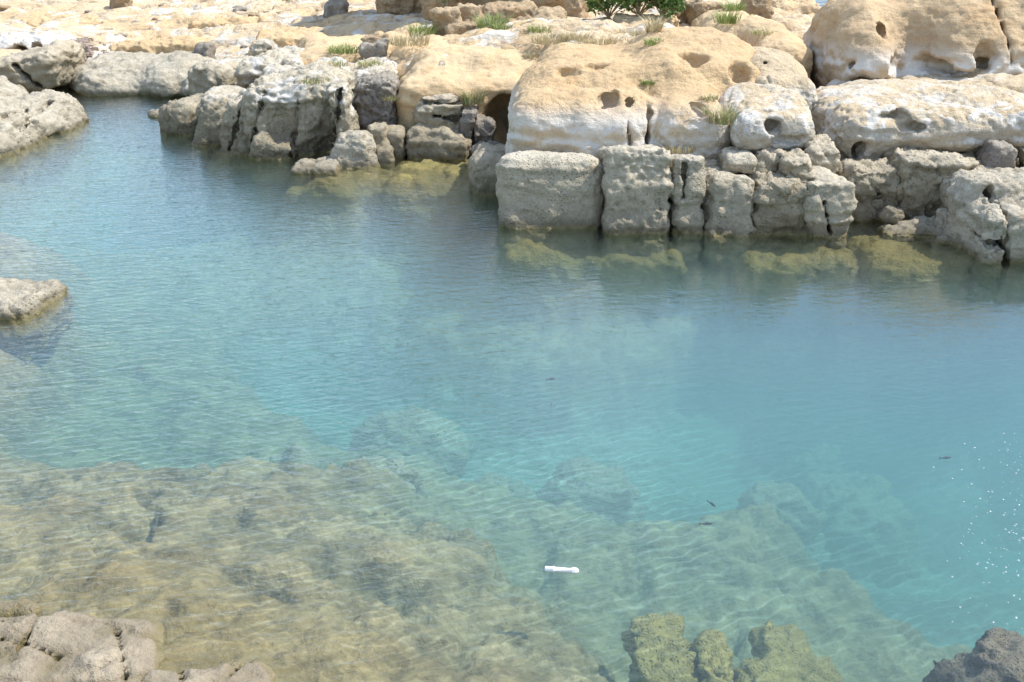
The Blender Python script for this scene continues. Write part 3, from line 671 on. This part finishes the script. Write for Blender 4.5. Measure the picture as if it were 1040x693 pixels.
# --- near shore, bottom left
R('rock_slab', 'rounded bleached rock at the bottom left corner of the picture', [WB(20,148,618,690,.07,.4,.14,rz=-.15), WB(-80,80,622,665,.05,.4,.12,k=.15), WB(-80,50,672,740,.05,.4,.12,k=.1), WB(90,160,650,700,.03,.4,.1,k=.1), gcrack(-5,632,120,606,.05), gcrack(118,640,128,690,.05,.006), gcrack(0,648,60,668,.05,.006), gcrack(20,660,40,625,.05,.006), gcrack(95,690,130,672,.05,.006), E(58,668,5.05,24,16,.16,sub=True,k=.06)], M['near'], h=.02, seed=59, amp=.07, crag=.02, fine=.02, pits=.01)
R('rock_slab', 'small pale stone slab behind the rounded bleached rock', [WB(-60,44,603,622,.05,.3,.1,rz=.08)], M['near'], h=.02, seed=60, amp=.04, crag=.02, fine=.015)
R('rock_slab', 'cracked pinkish-grey rock along the bottom edge beside the bleached rock', [WB(130,215,672,740,.06,.4,.1), WB(200,272,664,740,.05,.4,.12,k=.05), WB(225,280,672,740,.04,.4,.1,k=.05), gcrack(232,688,258,660,.05), gcrack(180,670,186,693,.06,.006), gcrack(135,690,160,672,.05,.006)], M['near'], h=.02, seed=61, amp=.07, crag=.02, fine=.02)
R('stone', 'tip of a pale stone at the very bottom edge', [WB(350,425,688,720,.04,.3,.1)], M['near'], h=.02, seed=62, amp=.03, crag=.02)
# --- under the water
R('submerged_rock', 'yellow-green algae-covered block under the water, left of a narrow gap', [WB(645,704,626,694,-.42,1.0,.06), crack(700,620,704,690,5.3,.02,.3)], M['mossnear'], h=.022, seed=63, amp=.07, fine=.04, crag=.045, strata=.03)
R('submerged_rock', 'narrow algae-covered rib under the water beside the yellow-green block', [WB(707,742,635,690,-.35,.8,.1)], M['mossnear'], h=.022, seed=64, amp=.07, fine=.04, crag=.045, strata=.03)
R('submerged_rock', 'rounded algae-covered lump under the water at the bottom edge', [WB(752,812,659,712,-.46,.9,.10), WB(806,858,663,712,-.50,.9,.10), WB(765,815,632,668,-.5,.7,.10)], M['mossnear'], h=.022, seed=65, amp=.09, fine=.04, crag=.045, strata=.03)
R('submerged_rock', 'dark angular rock with pale ridge at the bottom right corner', [WB(985,1120,655,760,-.22,1.2,.08,rz=.3), WB(1000,1060,645,685,-.14,1.0,.08,rz=-.4,k=.1)], M['dark'], h=.022, seed=66, amp=.10, fine=.05, pits=.04)
R('submerged_rock', 'humped silty rock under the water with a dark hollow at its foot', [WB(330,425,452,478,-.62,.8,.6,kind='e')], M['sunk'], h=.04, seed=67, amp=0.16, fine=.07, crag=.08, lf=1.1)
R('submerged_rock', 'broad faint rock under the water behind the humped silty rock', [WB(350,480,405,445,-1.1,.9,.6,kind='e')], M['sunk'], h=.04, seed=68, amp=0.22, fine=.07, crag=.08, lf=1.1)
R('submerged_rock', 'round pale-topped rock under the water above the shelf', [WB(268,325,446,474,-.75,.7,.6,kind='e')], M['sunk'], h=.04, seed=69, amp=0.11, fine=.07, crag=.08, lf=1.1)
R('submerged_rock', 'wide rough mound under the water near the middle of the pool', [WB(545,650,448,490,-1.25,1.2,.6,kind='e'), WB(465,540,470,495,-1.3,1.0,.6,kind='e')], M['sunk'], h=.04, seed=70, amp=0.26, fine=.07, crag=.08, lf=1.1)
R('submerged_rock', 'large dim boulder deep under the water right of the middle', [WB(735,830,472,515,-1.35,1.6,.6,kind='e'), WB(800,930,475,540,-1.9,1.4,.6,rz=-.2,kind='e')], M['sunk'], h=.04, seed=71, amp=0.26, fine=.07, crag=.08, lf=1.1)
R('submerged_rock', 'faint deep rock ridge under the water right of the dim boulder', [WB(790,880,435,470,-2.0,1.3,.6,rz=-.5,kind='e')], M['sunk'], h=.04, seed=72, amp=0.40, fine=.07, crag=.08, lf=1.1)
R('submerged_rock', 'very faint deep rock under the water below the algae-covered flat rock', [WB(830,980,345,375,-2.2,1.2,.6,rz=.1,kind='e')], M['sunk'], h=.04, seed=75, amp=0.40, fine=.07, crag=.08, lf=1.1)
R('submerged_rock', 'green algae-covered rock under the water in front of the long rounded block', [WB(520,660,262,320,-1.05,1.2,.4,rz=-.1), WB(560,640,300,350,-1.3,1.0,.4,rz=.3)], M['moss'], h=.04, seed=73, amp=.14, fine=.04, crag=.025)

R('submerged_rock', 'long yellow algae ledge under the water along the long rounded block', [WB(505,690,236,262,-.20,.8,.2,rz=-.06), WB(540,640,250,274,-.35,.8,.2)], M['moss'], h=.04, seed=76, amp=.26, fine=.04, crag=.025)
R('submerged_rock', 'yellow algae ledge under the water below the dark shaded and cracked pale blocks', [WB(745,865,240,268,-.16,.8,.2,rz=.03)], M['moss'], h=.035, seed=77, amp=.26, fine=.04, crag=.025)
R('submerged_rock', 'olive algae-covered ledge under the water in front of the cone-shaped stone', [WB(290,400,172,192,-.12,.6,.2,rz=-.05)], M['moss'], h=.04, seed=78, amp=.26, fine=.04, crag=.025)
R('submerged_rock', 'yellow-brown shallow ledge under the water below the cave and the creased olive block', [WB(395,505,160,190,-.07,.6,.2,rz=.03)], M['moss'], h=.04, seed=79, amp=.26, fine=.04, crag=.025)
# ------------------------------------------------------------------ rubble on the plateau
rub = [
 ('jagged ochre rock fin standing on the plateau edge', [B(438,470,8,40,22.2,.5,.08,z0=1.0,roll=.15), B(462,490,4,38,22.4,.5,.08,z0=1.0,k=.05), B(452,486,26,46,22.0,.5,.08,z0=1.0,k=.08)], 'rubble'),
 ('grey-brown rock hollowed by weather right of the jagged fin', [B(486,512,24,48,21.6,.6,.1,z0=1.0)], 'purple'),
 ('squared ochre rock with grass at its foot behind the jagged fin', [B(490,545,6,26,23.2,1.0,.12,z0=1.2)], 'rubble'),
 ('long weathered ridge stone in front of the squared ochre rock', [B(512,568,22,46,21.8,.8,.15,z0=1.0,roll=.1), B(545,575,12,34,22.4,.8,.12,z0=1.0,k=.1)], 'rubble'),
 ('flat ochre stone lying in front of the weathered ridge stone', [B(520,542,40,50,20.6,.3,.04,z0=1.3)], 'ochreplain'),
 ('small pair of brown stones at the end of the tan ridge', [B(368,384,38,48,20.9,.3,.05,z0=1.1), B(384,392,36,44,21.0,.2,.04,z0=1.1)], 'rubble'),
 ('low dark stone lying on the tan ridge', [B(366,392,46,52,20.4,.3,.04,z0=1.0)], 'purple'),
 ('small brown stone left of the jagged fin', [B(424,432,38,48,21.0,.2,.04,z0=1.2)], 'rubble'),
 ('tall brown rock bank at the top edge behind the jagged fin', [B(425,520,-150,24,24.6,2.5,.5,z0=1.0), B(380,440,-130,14,26.5,2.0,.5,z0=.8,k=.4), B(500,600,-40,20,24.2,1.8,.4,z0=1.0,k=.3)], 'rubble'),
 ('brown rock knob at the top edge right of the bushes', [B(682,702,1,20,21.5,.6,.12,z0=1.2)], 'rubble'),
 ('pale folded rock between the bushes and the plateau', [B(700,745,4,22,21.2,.9,.15,z0=1.2), B(722,740,12,30,20.6,.4,.1,z0=1.2,k=.08)], 'rubble'),
 ('low pale rock at the top edge left of the huge brown boulder', [B(775,829,-12,16,25.5,1.6,.25,z0=.8), B(790,836,4,22,24.0,1.2,.2,z0=.8,k=.2)], 'ochreplain'),
 ('brown shaded rock at the top edge above the white-streaked rock', [B(760,785,-6,16,22.0,.8,.15,z0=1.0)], 'rubble'),
 ('low ochre rock rim in front of the bushes', [B(625,690,19,26,21.0,.5,.08,z0=1.3)], 'ochreplain'),
 ('grey pitted rock near the top edge at the left of the shaded slope', [B(330,352,0,17,27.5,.7,.15,z0=.8)], 'purple'),
 ('brown weathered stump of rock near the top left', [B(110,128,-6,10,31.0,.6,.12,z0=.6)], 'rubble'),
 ('dark block in the notch of the far slope', [B(196,212,46,60,24.5,.6,.1,z0=.3)], 'purple'),
 ('long low undercut ledge high on the far slope', [B(190,335,20,36,28.0,1.6,.2,z0=.3,roll=.03)], 'ochreplain'),
 ('low undercut ledge near the left end of the far slope', [B(15,150,22,36,29.0,1.8,.2,z0=.3,roll=-.03)], 'ochreplain'),
 ('layered ledge on the slope just above the end of the pool', [B(110,200,45,54,26.2,1.4,.1,z0=.2,roll=.04)], 'ochreplain'),
 ('pale hollowed hump at the left edge above the dark layered rocks', [B(-30,60,40,60,25.5,1.6,.3,z0=.1), H(22,52,9,6,.4), H(38,50,6,5,.3)], 'ochre'),
 ('broad tan ledge beside the shaded slope', [B(250,345,36,54,24.6,1.6,.25,z0=.3,roll=.05)], 'ochreplain'),
 ('dark boulder on the slope beside the tan ridge', [B(256,276,44,58,23.0,.6,.15,z0=.5)], 'left'),
]
for i, (lab, pr, mt) in enumerate(rub):
    R('rock', lab, pr, M[mt], h=.04, seed=80+i, amp=.13, fine=.05, pits=.03, lf=2.5)

# loose stones scattered over the far slope and pebbles at the far end of the pool
protos = []
for i in range(4):
    V, Q = rock_mesh([prim((0, 0, 0), (.5, .38, .24), .16, rz=i)], .075, seed=120+i, amp=.22, lf=2.4, fine=.05, strata=0)
    protos.append(mesh_np('loose_stone', V, Q, M['rubble' if i % 2 else 'purple']))
rr = random.Random(5)
spots = [(rr.uniform(90, 335), rr.uniform(-4, 20)) for _ in range(30)]+[(rr.uniform(0, 330), rr.uniform(10, 40)) for _ in range(6)]
sx_ = []; 
for u, v in spots:
    x, y = P(u, v, .85); sx_.append((x, y))
gzs = ground_z(np.array([a for a, b in sx_]), np.array([b for a, b in sx_]))
for i, ((x, y), zz) in enumerate(zip(sx_, gzs)):
    o = link('loose_stone', protos[i % 4], None, (x, y, zz-.01)); s = rr.uniform(.12, .42)
    o.scale = (s*1.3, s, s*rr.uniform(.45, .8)); o.rotation_euler = (0, 0, rr.uniform(0, 6))
    tag(o, 'small weathered brown stone lying loose on the pale far slope', 'stone', 'loose stones on the far slope')
pv, pq, off = [], [], 0
base = np.array([(-1,-1,-.6),(1,-1,-.6),(1,1,-.6),(-1,1,-.6),(-.7,-.7,.7),(.7,-.7,.7),(.7,.7,.7),(-.7,.7,.7)], float)
bq = np.array([(3,2,1,0),(4,5,6,7),(0,1,5,4),(1,2,6,5),(2,3,7,6),(3,0,4,7)])
pp = [P(rr.gauss(75, 12), rr.uniform(58, 82), .2) for _ in range(900)]
pz = ground_z(np.array([a for a, b in pp]), np.array([b for a, b in pp]))
for (x, y), zz in zip(pp, pz):
    s = rr.uniform(.025, .07)
    an = rr.uniform(0, 6); c, sn_ = math.cos(an), math.sin(an)
    b = base*s*np.array([rr.uniform(.8, 1.4), rr.uniform(.7, 1.1), rr.uniform(.5, .9)])
    b = np.stack([b[:, 0]*c-b[:, 1]*sn_, b[:, 0]*sn_+b[:, 1]*c, b[:, 2]], 1)+np.array([x, y, zz+s*.3])
    pv.append(b); pq.append(bq+off); off += 8
peb = link('pebbles', mesh_np('pebbles', np.concatenate(pv), np.concatenate(pq), stone_mat('reddish_pebbles', (.40, .30, .24), (.45, .34, .27), (.5, .42, .35), .1, .5, stain=.8, pitb=.2), False))
tag(peb, 'patch of reddish pebbles at the far end of the pool', 'pebbles', kind='stuff')

# ------------------------------------------------------------------ grass and bushes
def leaf_mat(name, c1, c2):
    m, nt = new_mat(name); T = NT(nt)
    geo = T.n('ShaderNodeNewGeometry')
    c = T.mix(geo.outputs['Random Per Island'], c1, c2)
    bs = T.n('ShaderNodeBsdfPrincipled'); T.l(c, bs.inputs['Base Color']); bs.inputs['Roughness'].default_value = .7
    tl = T.n('ShaderNodeBsdfTranslucent'); T.l(c, tl.inputs[0])
    mx = T.n('ShaderNodeMixShader'); mx.inputs[0].default_value = .3; T.l(bs.outputs[0], mx.inputs[1]); T.l(tl.outputs[0], mx.inputs[2])
    out = T.n('ShaderNodeOutputMaterial'); T.l(mx.outputs[0], out.inputs[0]); return m
G1 = leaf_mat('green_grass', (.17, .25, .06), (.38, .40, .16)); G2 = leaf_mat('dry_grass', (.44, .37, .20), (.58, .50, .32)); G3 = leaf_mat('bush_leaves', (.06, .13, .03), (.20, .30, .08))

def tuft(seed, n, h, spread, w=.010, bend=.6):
    r = random.Random(seed); V = []; Q = []
    for _ in range(n):
        a = r.uniform(0, 6.283); d = spread*math.sqrt(r.random()); x, y = d*math.cos(a), d*math.sin(a)
        hh = h*r.uniform(.45, 1); a2 = a+r.uniform(-1, 1); bd = bend*hh*r.uniform(.2, 1)
        px, py = -math.sin(a2)*w, math.cos(a2)*w
        k = len(V)
        for t, ww in ((0, 1), (.55, .8), (1, .15)):
            cx, cy, cz = x+math.cos(a2)*bd*t*t, y+math.sin(a2)*bd*t*t, hh*t*(1-.25*t)
            V += [(cx-px*ww, cy-py*ww, cz), (cx+px*ww, cy+py*ww, cz)]
        Q += [(k, k+1, k+3, k+2), (k+2, k+3, k+5, k+4)]
    return V, Q
dg = None
def place(u, v, Y):
    return X(u, v, Y), Y, Z(v, Y)
GT = [ # u, v(base), Y, height, spread, n, mat, label
 (480,104,17.95,.42,.16,150,'m','hanging green and dry grass tuft beside the cave mouth'),
 (658,84,15.95,.12,.10,70,'g','small green weed in the crack below the large pothole dome'),
 (665,44,18.2,.16,.16,80,'g','low green weed on the plateau left of the large round pothole'),
 (735,122,14.9,.34,.24,160,'m','yellow-green grass growing in the cleft beside the bleached white rock'),
 (690,152,14.45,.18,.20,80,'d','dry straw grass at the foot of the white-streaked rock'),
 (500,28,22.8,.45,.28,130,'g','green grass tuft beside the squared ochre rock'),
 (512,30,21.7,.25,.2,80,'g','small green tuft in front of the squared ochre rock'),
 (560,42,20.0,.28,.35,150,'d','grey dry scrub on the plateau beside the weathered ridge stone'),
 (610,42,19.6,.22,.45,150,'d','straw-coloured dry grass patch on the plateau below the bushes'),
 (664,32,20.5,.45,.12,60,'d','thin upright dry grass stalks below the bushes'),
 (430,36,22.3,.42,.25,120,'g','green grass tuft left of the jagged ochre fin'),
 (415,44,21.6,.35,.35,120,'d','dry grass left of the jagged ochre fin'),
 (350,52,22.2,.22,.30,140,'g','green grass strip along the top of the tan ridge'),
 (375,66,20.4,.16,.25,90,'m','sparse yellow grass in a seam of the central outcrop'),
 (398,100,18.3,.16,.16,70,'m','yellow-green grass in the seam left of the ochre ledge'),
 (738,22,21.0,.35,.2,90,'g','green weed growing between the pale folded rocks'),
 (775,34,19.8,.16,.22,80,'m','low brown-green tuft near the top of the plateau'),
 (540,58,19.0,.16,.14,50,'d','wisp of dry grass in the gap above the cave'),
 (585,38,20,.2,.3,110,'d','pale scrub on the plateau between two dry grass patches'),
 (318,82,19,.14,.25,80,'m','thin yellow-green grass in a seam of the broad grey rock mass'),
 (340,66,20,.14,.22,80,'m','thin grass line on the tan ground above the leaning rib'),
 (405,78,19,.14,.14,60,'m','small olive tuft on the left shoulder of the ochre ledge'),
 (548,32,21,.26,.2,80,'g','pale green tuft among the weathered ridge stones'),
 (640,34,20.5,.2,.3,100,'d','low dry grass just in front of the bushes'),
 (745,10,22,.3,.2,80,'g','small green weed at the top edge above the pale folded rock'),
 (720,100,15.5,.12,.12,50,'m','tiny tuft beside the small pothole of the ochre outcrop'),
]
dgz = bpy.context.evaluated_depsgraph_get(); dgz.update()
for i, (u, v, Y, h, s, n, mt, lab) in enumerate(GT):
    V, Q = tuft(200+i, int(n*1.8), h*.85, s, .008, .9)
    me = mesh_np('grass_tuft', np.array(V), np.array(Q), G1 if mt != 'd' else G2, False)
    if mt == 'm':
        me.materials.append(G2)
        ix = np.array([1 if (k//2) % 3 else 0 for k in range(len(me.polygons))], np.int32); me.polygons.foreach_set('material_index', ix)
    dx, dy, dz = ray(u, v); hit = SC.ray_cast(dgz, Vector((0, 0, CAM_H)), Vector((dx, dy, dz)).normalized())
    loc = hit[1] if hit[0] and hit[1].y > 6 else Vector(place(u, v, Y))
    o = link('grass_tuft', me, None, tuple(loc-Vector((0, 0, .02)))); tag(o, lab, 'grass', 'grass tufts among the rocks')

def bush(u, v, Y, rx, rz, n, lab, seed):
    r = random.Random(seed)
    dx, dy, dz = ray(u, v); hit = SC.ray_cast(dgz, Vector((0, 0, CAM_H)), Vector((dx, dy, dz)).normalized())
    loc = tuple(hit[1]) if hit[0] else place(u, v, Y)
    root = link('bush', None, None, loc); tag(root, lab, 'bush', 'bushes along the plateau top')
    V = []; Q = []
    cl = [(r.uniform(-.8, .8)*rx, r.uniform(-.5, .5)*rx, r.uniform(.35, .95)*rz, r.uniform(.22, .45)*rx) for _ in range(14)]
    for _ in range(n):
        cx, cy, cz, cr = r.choice(cl)
        d = Vector((r.gauss(0, 1), r.gauss(0, 1), r.gauss(0, 1))).normalized()*cr*r.uniform(.5, 1.1)
        c = Vector((cx, cy, cz))+d; c.z = max(c.z, .02)
        a = Vector((r.gauss(0, 1), r.gauss(0, 1), r.gauss(0, .6))).normalized(); b = a.cross(Vector((r.gauss(0, 1), r.gauss(0, 1), r.gauss(0, 1)))).normalized()
        L = r.uniform(.035, .075); W = L*.4; k = len(V)
        V += [tuple(c-a*L), tuple(c+b*W), tuple(c+a*L), tuple(c-b*W)]; Q.append((k, k+1, k+2, k+3))
    link('foliage', mesh_np('foliage', np.array(V), np.array(Q), G3, False), root)
    V = []; Q = []
    for cx, cy, cz, cr in cl:
        for s in range(1):
            k = len(V); w = .012
            for t in (0, 1):
                x, y, z_ = cx*t*.9, cy*t*.9, cz*t
                V += [(x-w, y-w, z_), (x+w, y-w, z_), (x+w, y+w, z_), (x-w, y+w, z_)]
            Q += [(k, k+1, k+5, k+4), (k+1, k+2, k+6, k+5), (k+2, k+3, k+7, k+6), (k+3, k, k+4, k+7)]
    link('stem', mesh_np('stem', np.array(V), np.array(Q), M['rubble'], False), root)
bush(618, 18, 22, .55, .55, 1300, 'pale green bush at the top edge, leftmost of the plateau bushes', 1)
bush(648, 17, 22.3, .60, .65, 1600, 'dense dark green bush at the top edge between two paler bushes', 2)
bush(672, 17, 22.2, .45, .5, 1100, 'green bush at the top edge beside the brown rock knob', 3)
bush(470, 4, 25, .5, .5, 900, 'green bush at the top edge in the shade of the rock bank', 4)

# ------------------------------------------------------------------ sun glint dots, tube, fish
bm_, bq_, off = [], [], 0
for k in range(230):  # small pale domes added on the surface in place of sun glints
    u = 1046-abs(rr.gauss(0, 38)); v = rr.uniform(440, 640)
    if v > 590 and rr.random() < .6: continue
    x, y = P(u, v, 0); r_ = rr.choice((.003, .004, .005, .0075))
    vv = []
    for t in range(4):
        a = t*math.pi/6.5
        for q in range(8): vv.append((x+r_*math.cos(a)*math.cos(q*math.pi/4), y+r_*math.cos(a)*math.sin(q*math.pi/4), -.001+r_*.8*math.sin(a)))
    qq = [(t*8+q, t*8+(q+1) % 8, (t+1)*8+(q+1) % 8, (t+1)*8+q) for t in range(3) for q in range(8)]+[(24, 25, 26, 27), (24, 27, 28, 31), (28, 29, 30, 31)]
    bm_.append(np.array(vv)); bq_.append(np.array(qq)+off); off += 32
m, nt = new_mat('glint_dot_white'); T = NT(nt); bs = T.n('ShaderNodeBsdfPrincipled'); bs.inputs['Base Color'].default_value = (.8, .82, .82, 1); bs.inputs['Roughness'].default_value = .12
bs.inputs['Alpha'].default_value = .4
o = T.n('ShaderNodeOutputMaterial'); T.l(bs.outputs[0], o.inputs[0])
fo = link('glint_dots', mesh_np('glint_dots', np.concatenate(bm_), np.concatenate(bq_), m)); tag(fo, 'scatter of tiny pale dots modelled as sun glints on the water at the right edge', 'glint dots', kind='stuff')
# ------------------------------------------------------------------ tube, fish
def lathe(prof, n=20):
    V = []; Q = []
    for x, r in prof:
        for k in range(n):
            a = 2*math.pi*k/n; V.append((x, r*math.cos(a), r*math.sin(a)))
    for i in range(len(prof)-1):
        for k in range(n):
            k2 = (k+1) % n; Q.append((i*n+k, i*n+k2, (i+1)*n+k2, (i+1)*n+k))
    return np.array(V), np.array(Q)
m, nt = new_mat('white_plastic'); T = NT(nt); bs = T.n('ShaderNodeBsdfPrincipled')
gg = T.n('ShaderNodeNewGeometry'); T.l(T.mix(T.rng(T.noise(gg.outputs[0], 60, 3), .5, .8, 0, .5), (.82, .82, .82), (.6, .6, .58)), bs.inputs['Base Color'])
bs.inputs['Roughness'].default_value = .4; o = T.n('ShaderNodeOutputMaterial'); T.l(bs.outputs[0], o.inputs[0]); WP = m
x, y = P(570, 578, .01)
tb = link('plastic_tube', None, None, (x, y, .004)); tb.rotation_euler = (0, 0, rad(-7))
tag(tb, 'white plastic tube with a flared cap floating on the water above the shelf', 'plastic tube')
V, Q = lathe([(-.102, 0.0005), (-.102, .015), (-.099, .017), (-.055, .017), (-.052, .020), (-.044, .020), (-.041, .015), (.06, .0145), (.062, .017), (.068, .017)]); link('barrel', mesh_np('barrel', V, Q, WP), tb)
V, Q = lathe([(.066, .012), (.070, .021), (.092, .021), (.096, .018), (.108, .011), (.112, .001)], 8); link('cap', mesh_np('cap', V, Q, WP, False), tb)

m, nt = new_mat('fish_skin'); T = NT(nt); bs = T.n('ShaderNodeBsdfPrincipled'); bs.inputs['Base Color'].default_value = (.035, .045, .04, 1); bs.inputs['Roughness'].default_value = .5
o = T.n('ShaderNodeOutputMaterial'); T.l(bs.outputs[0], o.inputs[0]); FS = m
V, Q = lathe([(-.5, .02), (-.42, .05), (-.25, .10), (0, .14), (.25, .13), (.42, .08), (.5, .01)], 10); V[:, 1] *= .6
fb_me = mesh_np('body', V, Q, FS)
tv = np.array([(-.48,.01,.02),(-.48,-.01,-.02),(-.72,-.01,-.14),(-.64,0,0),(-.72,.01,.14),(-.48,.01,-.02),(-.48,-.01,.02)], float)
ft_me = bpy.data.meshes.new('tail'); ft_me.from_pydata([(-.47,.015,.03),(-.47,.015,-.03),(-.74,.01,-.15),(-.65,.01,0),(-.74,.01,.15),(-.47,-.015,.03),(-.47,-.015,-.03),(-.74,-.01,-.15),(-.65,-.01,0),(-.74,-.01,.15)], [],
    [(0,4,3),(0,3,1),(1,3,2),(5,8,9),(5,6,8),(6,7,8),(0,5,9,4),(4,9,8,3),(3,8,7,2),(2,7,6,1)]); ft_me.materials.append(FS)
df_me = bpy.data.meshes.new('dorsal_fin'); df_me.from_pydata([(-.15,.01,.11),(.18,.01,.12),(-.02,.01,.20),(-.15,-.01,.11),(.18,-.01,.12),(-.02,-.01,.20)], [], [(0,1,2),(5,4,3),(0,2,5,3),(2,1,4,5),(1,0,3,4)]); df_me.materials.append(FS)
for u, v, zf, ln, an, lab in [
    (560,385,-.12,.12,20,'dark fish nearest the rocks, upper of two swimming in open water'), (560,411,-.12,.12,80,'dark fish below another one in open turquoise water'),
    (723,512,-.25,.13,-60,'dark fish above the edge of the shelf at the right of the pool'), (718,532,-.3,.14,5,'lower fish close to the rocks of the shelf'),
(961,465,-.3,.14,10,'round dark fish alone at the right near the sparkling water')]:
    ln *= .62; x, y = P(u, v, zf); r0 = link('fish', None, None, (x, y, zf)); r0.rotation_euler = (0, 0, rad(an)); r0.scale = (ln,)*3
    tag(r0, lab, 'fish', 'small dark fish in the pool')
    link('body', fb_me, r0); link('tail', ft_me, r0); link('dorsal_fin', df_me, r0)

# ------------------------------------------------------------------ light, sky, camera
SUN_AZ, SUN_EL = 78.0, 55.0       # azimuth clockwise from the view direction (+Y)
sd = bpy.data.lights.new('sun', 'SUN'); sd.energy = 3.8; sd.angle = rad(.53); sd.color = (1, .96, .9)
so = bpy.data.objects.new('sun', sd); COL.objects.link(so)
dirv = Vector((math.sin(rad(SUN_AZ))*math.cos(rad(SUN_EL)), math.cos(rad(SUN_AZ))*math.cos(rad(SUN_EL)), math.sin(rad(SUN_EL))))
so.rotation_euler = dirv.to_track_quat('Z', 'Y').to_euler(); so.location = (10, 10, 20)
w = bpy.data.worlds.new('World'); SC.world = w; w.use_nodes = True
nt = w.node_tree; nt.nodes.clear(); T = NT(nt)
sky = T.n('ShaderNodeTexSky', sky_type='NISHITA'); sky.sun_disc = False; sky.sun_elevation = rad(SUN_EL); sky.sun_rotation = rad(SUN_AZ)
sky.air_density = 1.3; sky.dust_density = .4; sky.ozone_density = 3.0
tc = T.n('ShaderNodeTexCoord')
sxx = T.n('ShaderNodeSeparateXYZ'); T.l(tc.outputs['Generated'], sxx.inputs[0])
zc = T.math('ADD', T.math('MAXIMUM', sxx.outputs[2], 0.0), .12)
cmb = T.n('ShaderNodeCombineXYZ'); T.l(T.math('DIVIDE', sxx.outputs[0], zc), cmb.inputs[0]); T.l(T.math('DIVIDE', sxx.outputs[1], zc), cmb.inputs[1])
cl = T.rng(T.noise(cmb.outputs[0], .9, 6, .6, .4), .42, .66, 0, .75)
col = T.mix(cl, sky.outputs[0], (6.4, 7.6, 9.8))
bg = T.n('ShaderNodeBackground'); T.l(col, bg.inputs[0]); bg.inputs[1].default_value = .15
o = T.n('ShaderNodeOutputWorld'); T.l(bg.outputs[0], o.inputs[0])

cd = bpy.data.cameras.new('camera'); cd.sensor_width = 36; cd.lens = 36*F/1040; cd.clip_start = .1; cd.clip_end = 20000
co = bpy.data.objects.new('camera', cd); COL.objects.link(co); co.location = (0, 0, CAM_H); co.rotation_euler = (math.pi/2-PITCH, 0, 0)
SC.camera = co
SC.view_settings.view_transform = 'Standard'; SC.view_settings.look = 'None'; SC.view_settings.exposure = .65; SC.view_settings.gamma = 1
SC.view_settings.use_curve_mapping = False
cy = SC.cycles; cy.max_bounces = 8; cy.diffuse_bounces = 3; cy.glossy_bounces = 3; cy.transparent_max_bounces = 12; cy.volume_bounces = 3; cy.use_denoising = True
cy.sample_clamp_indirect = 6.0
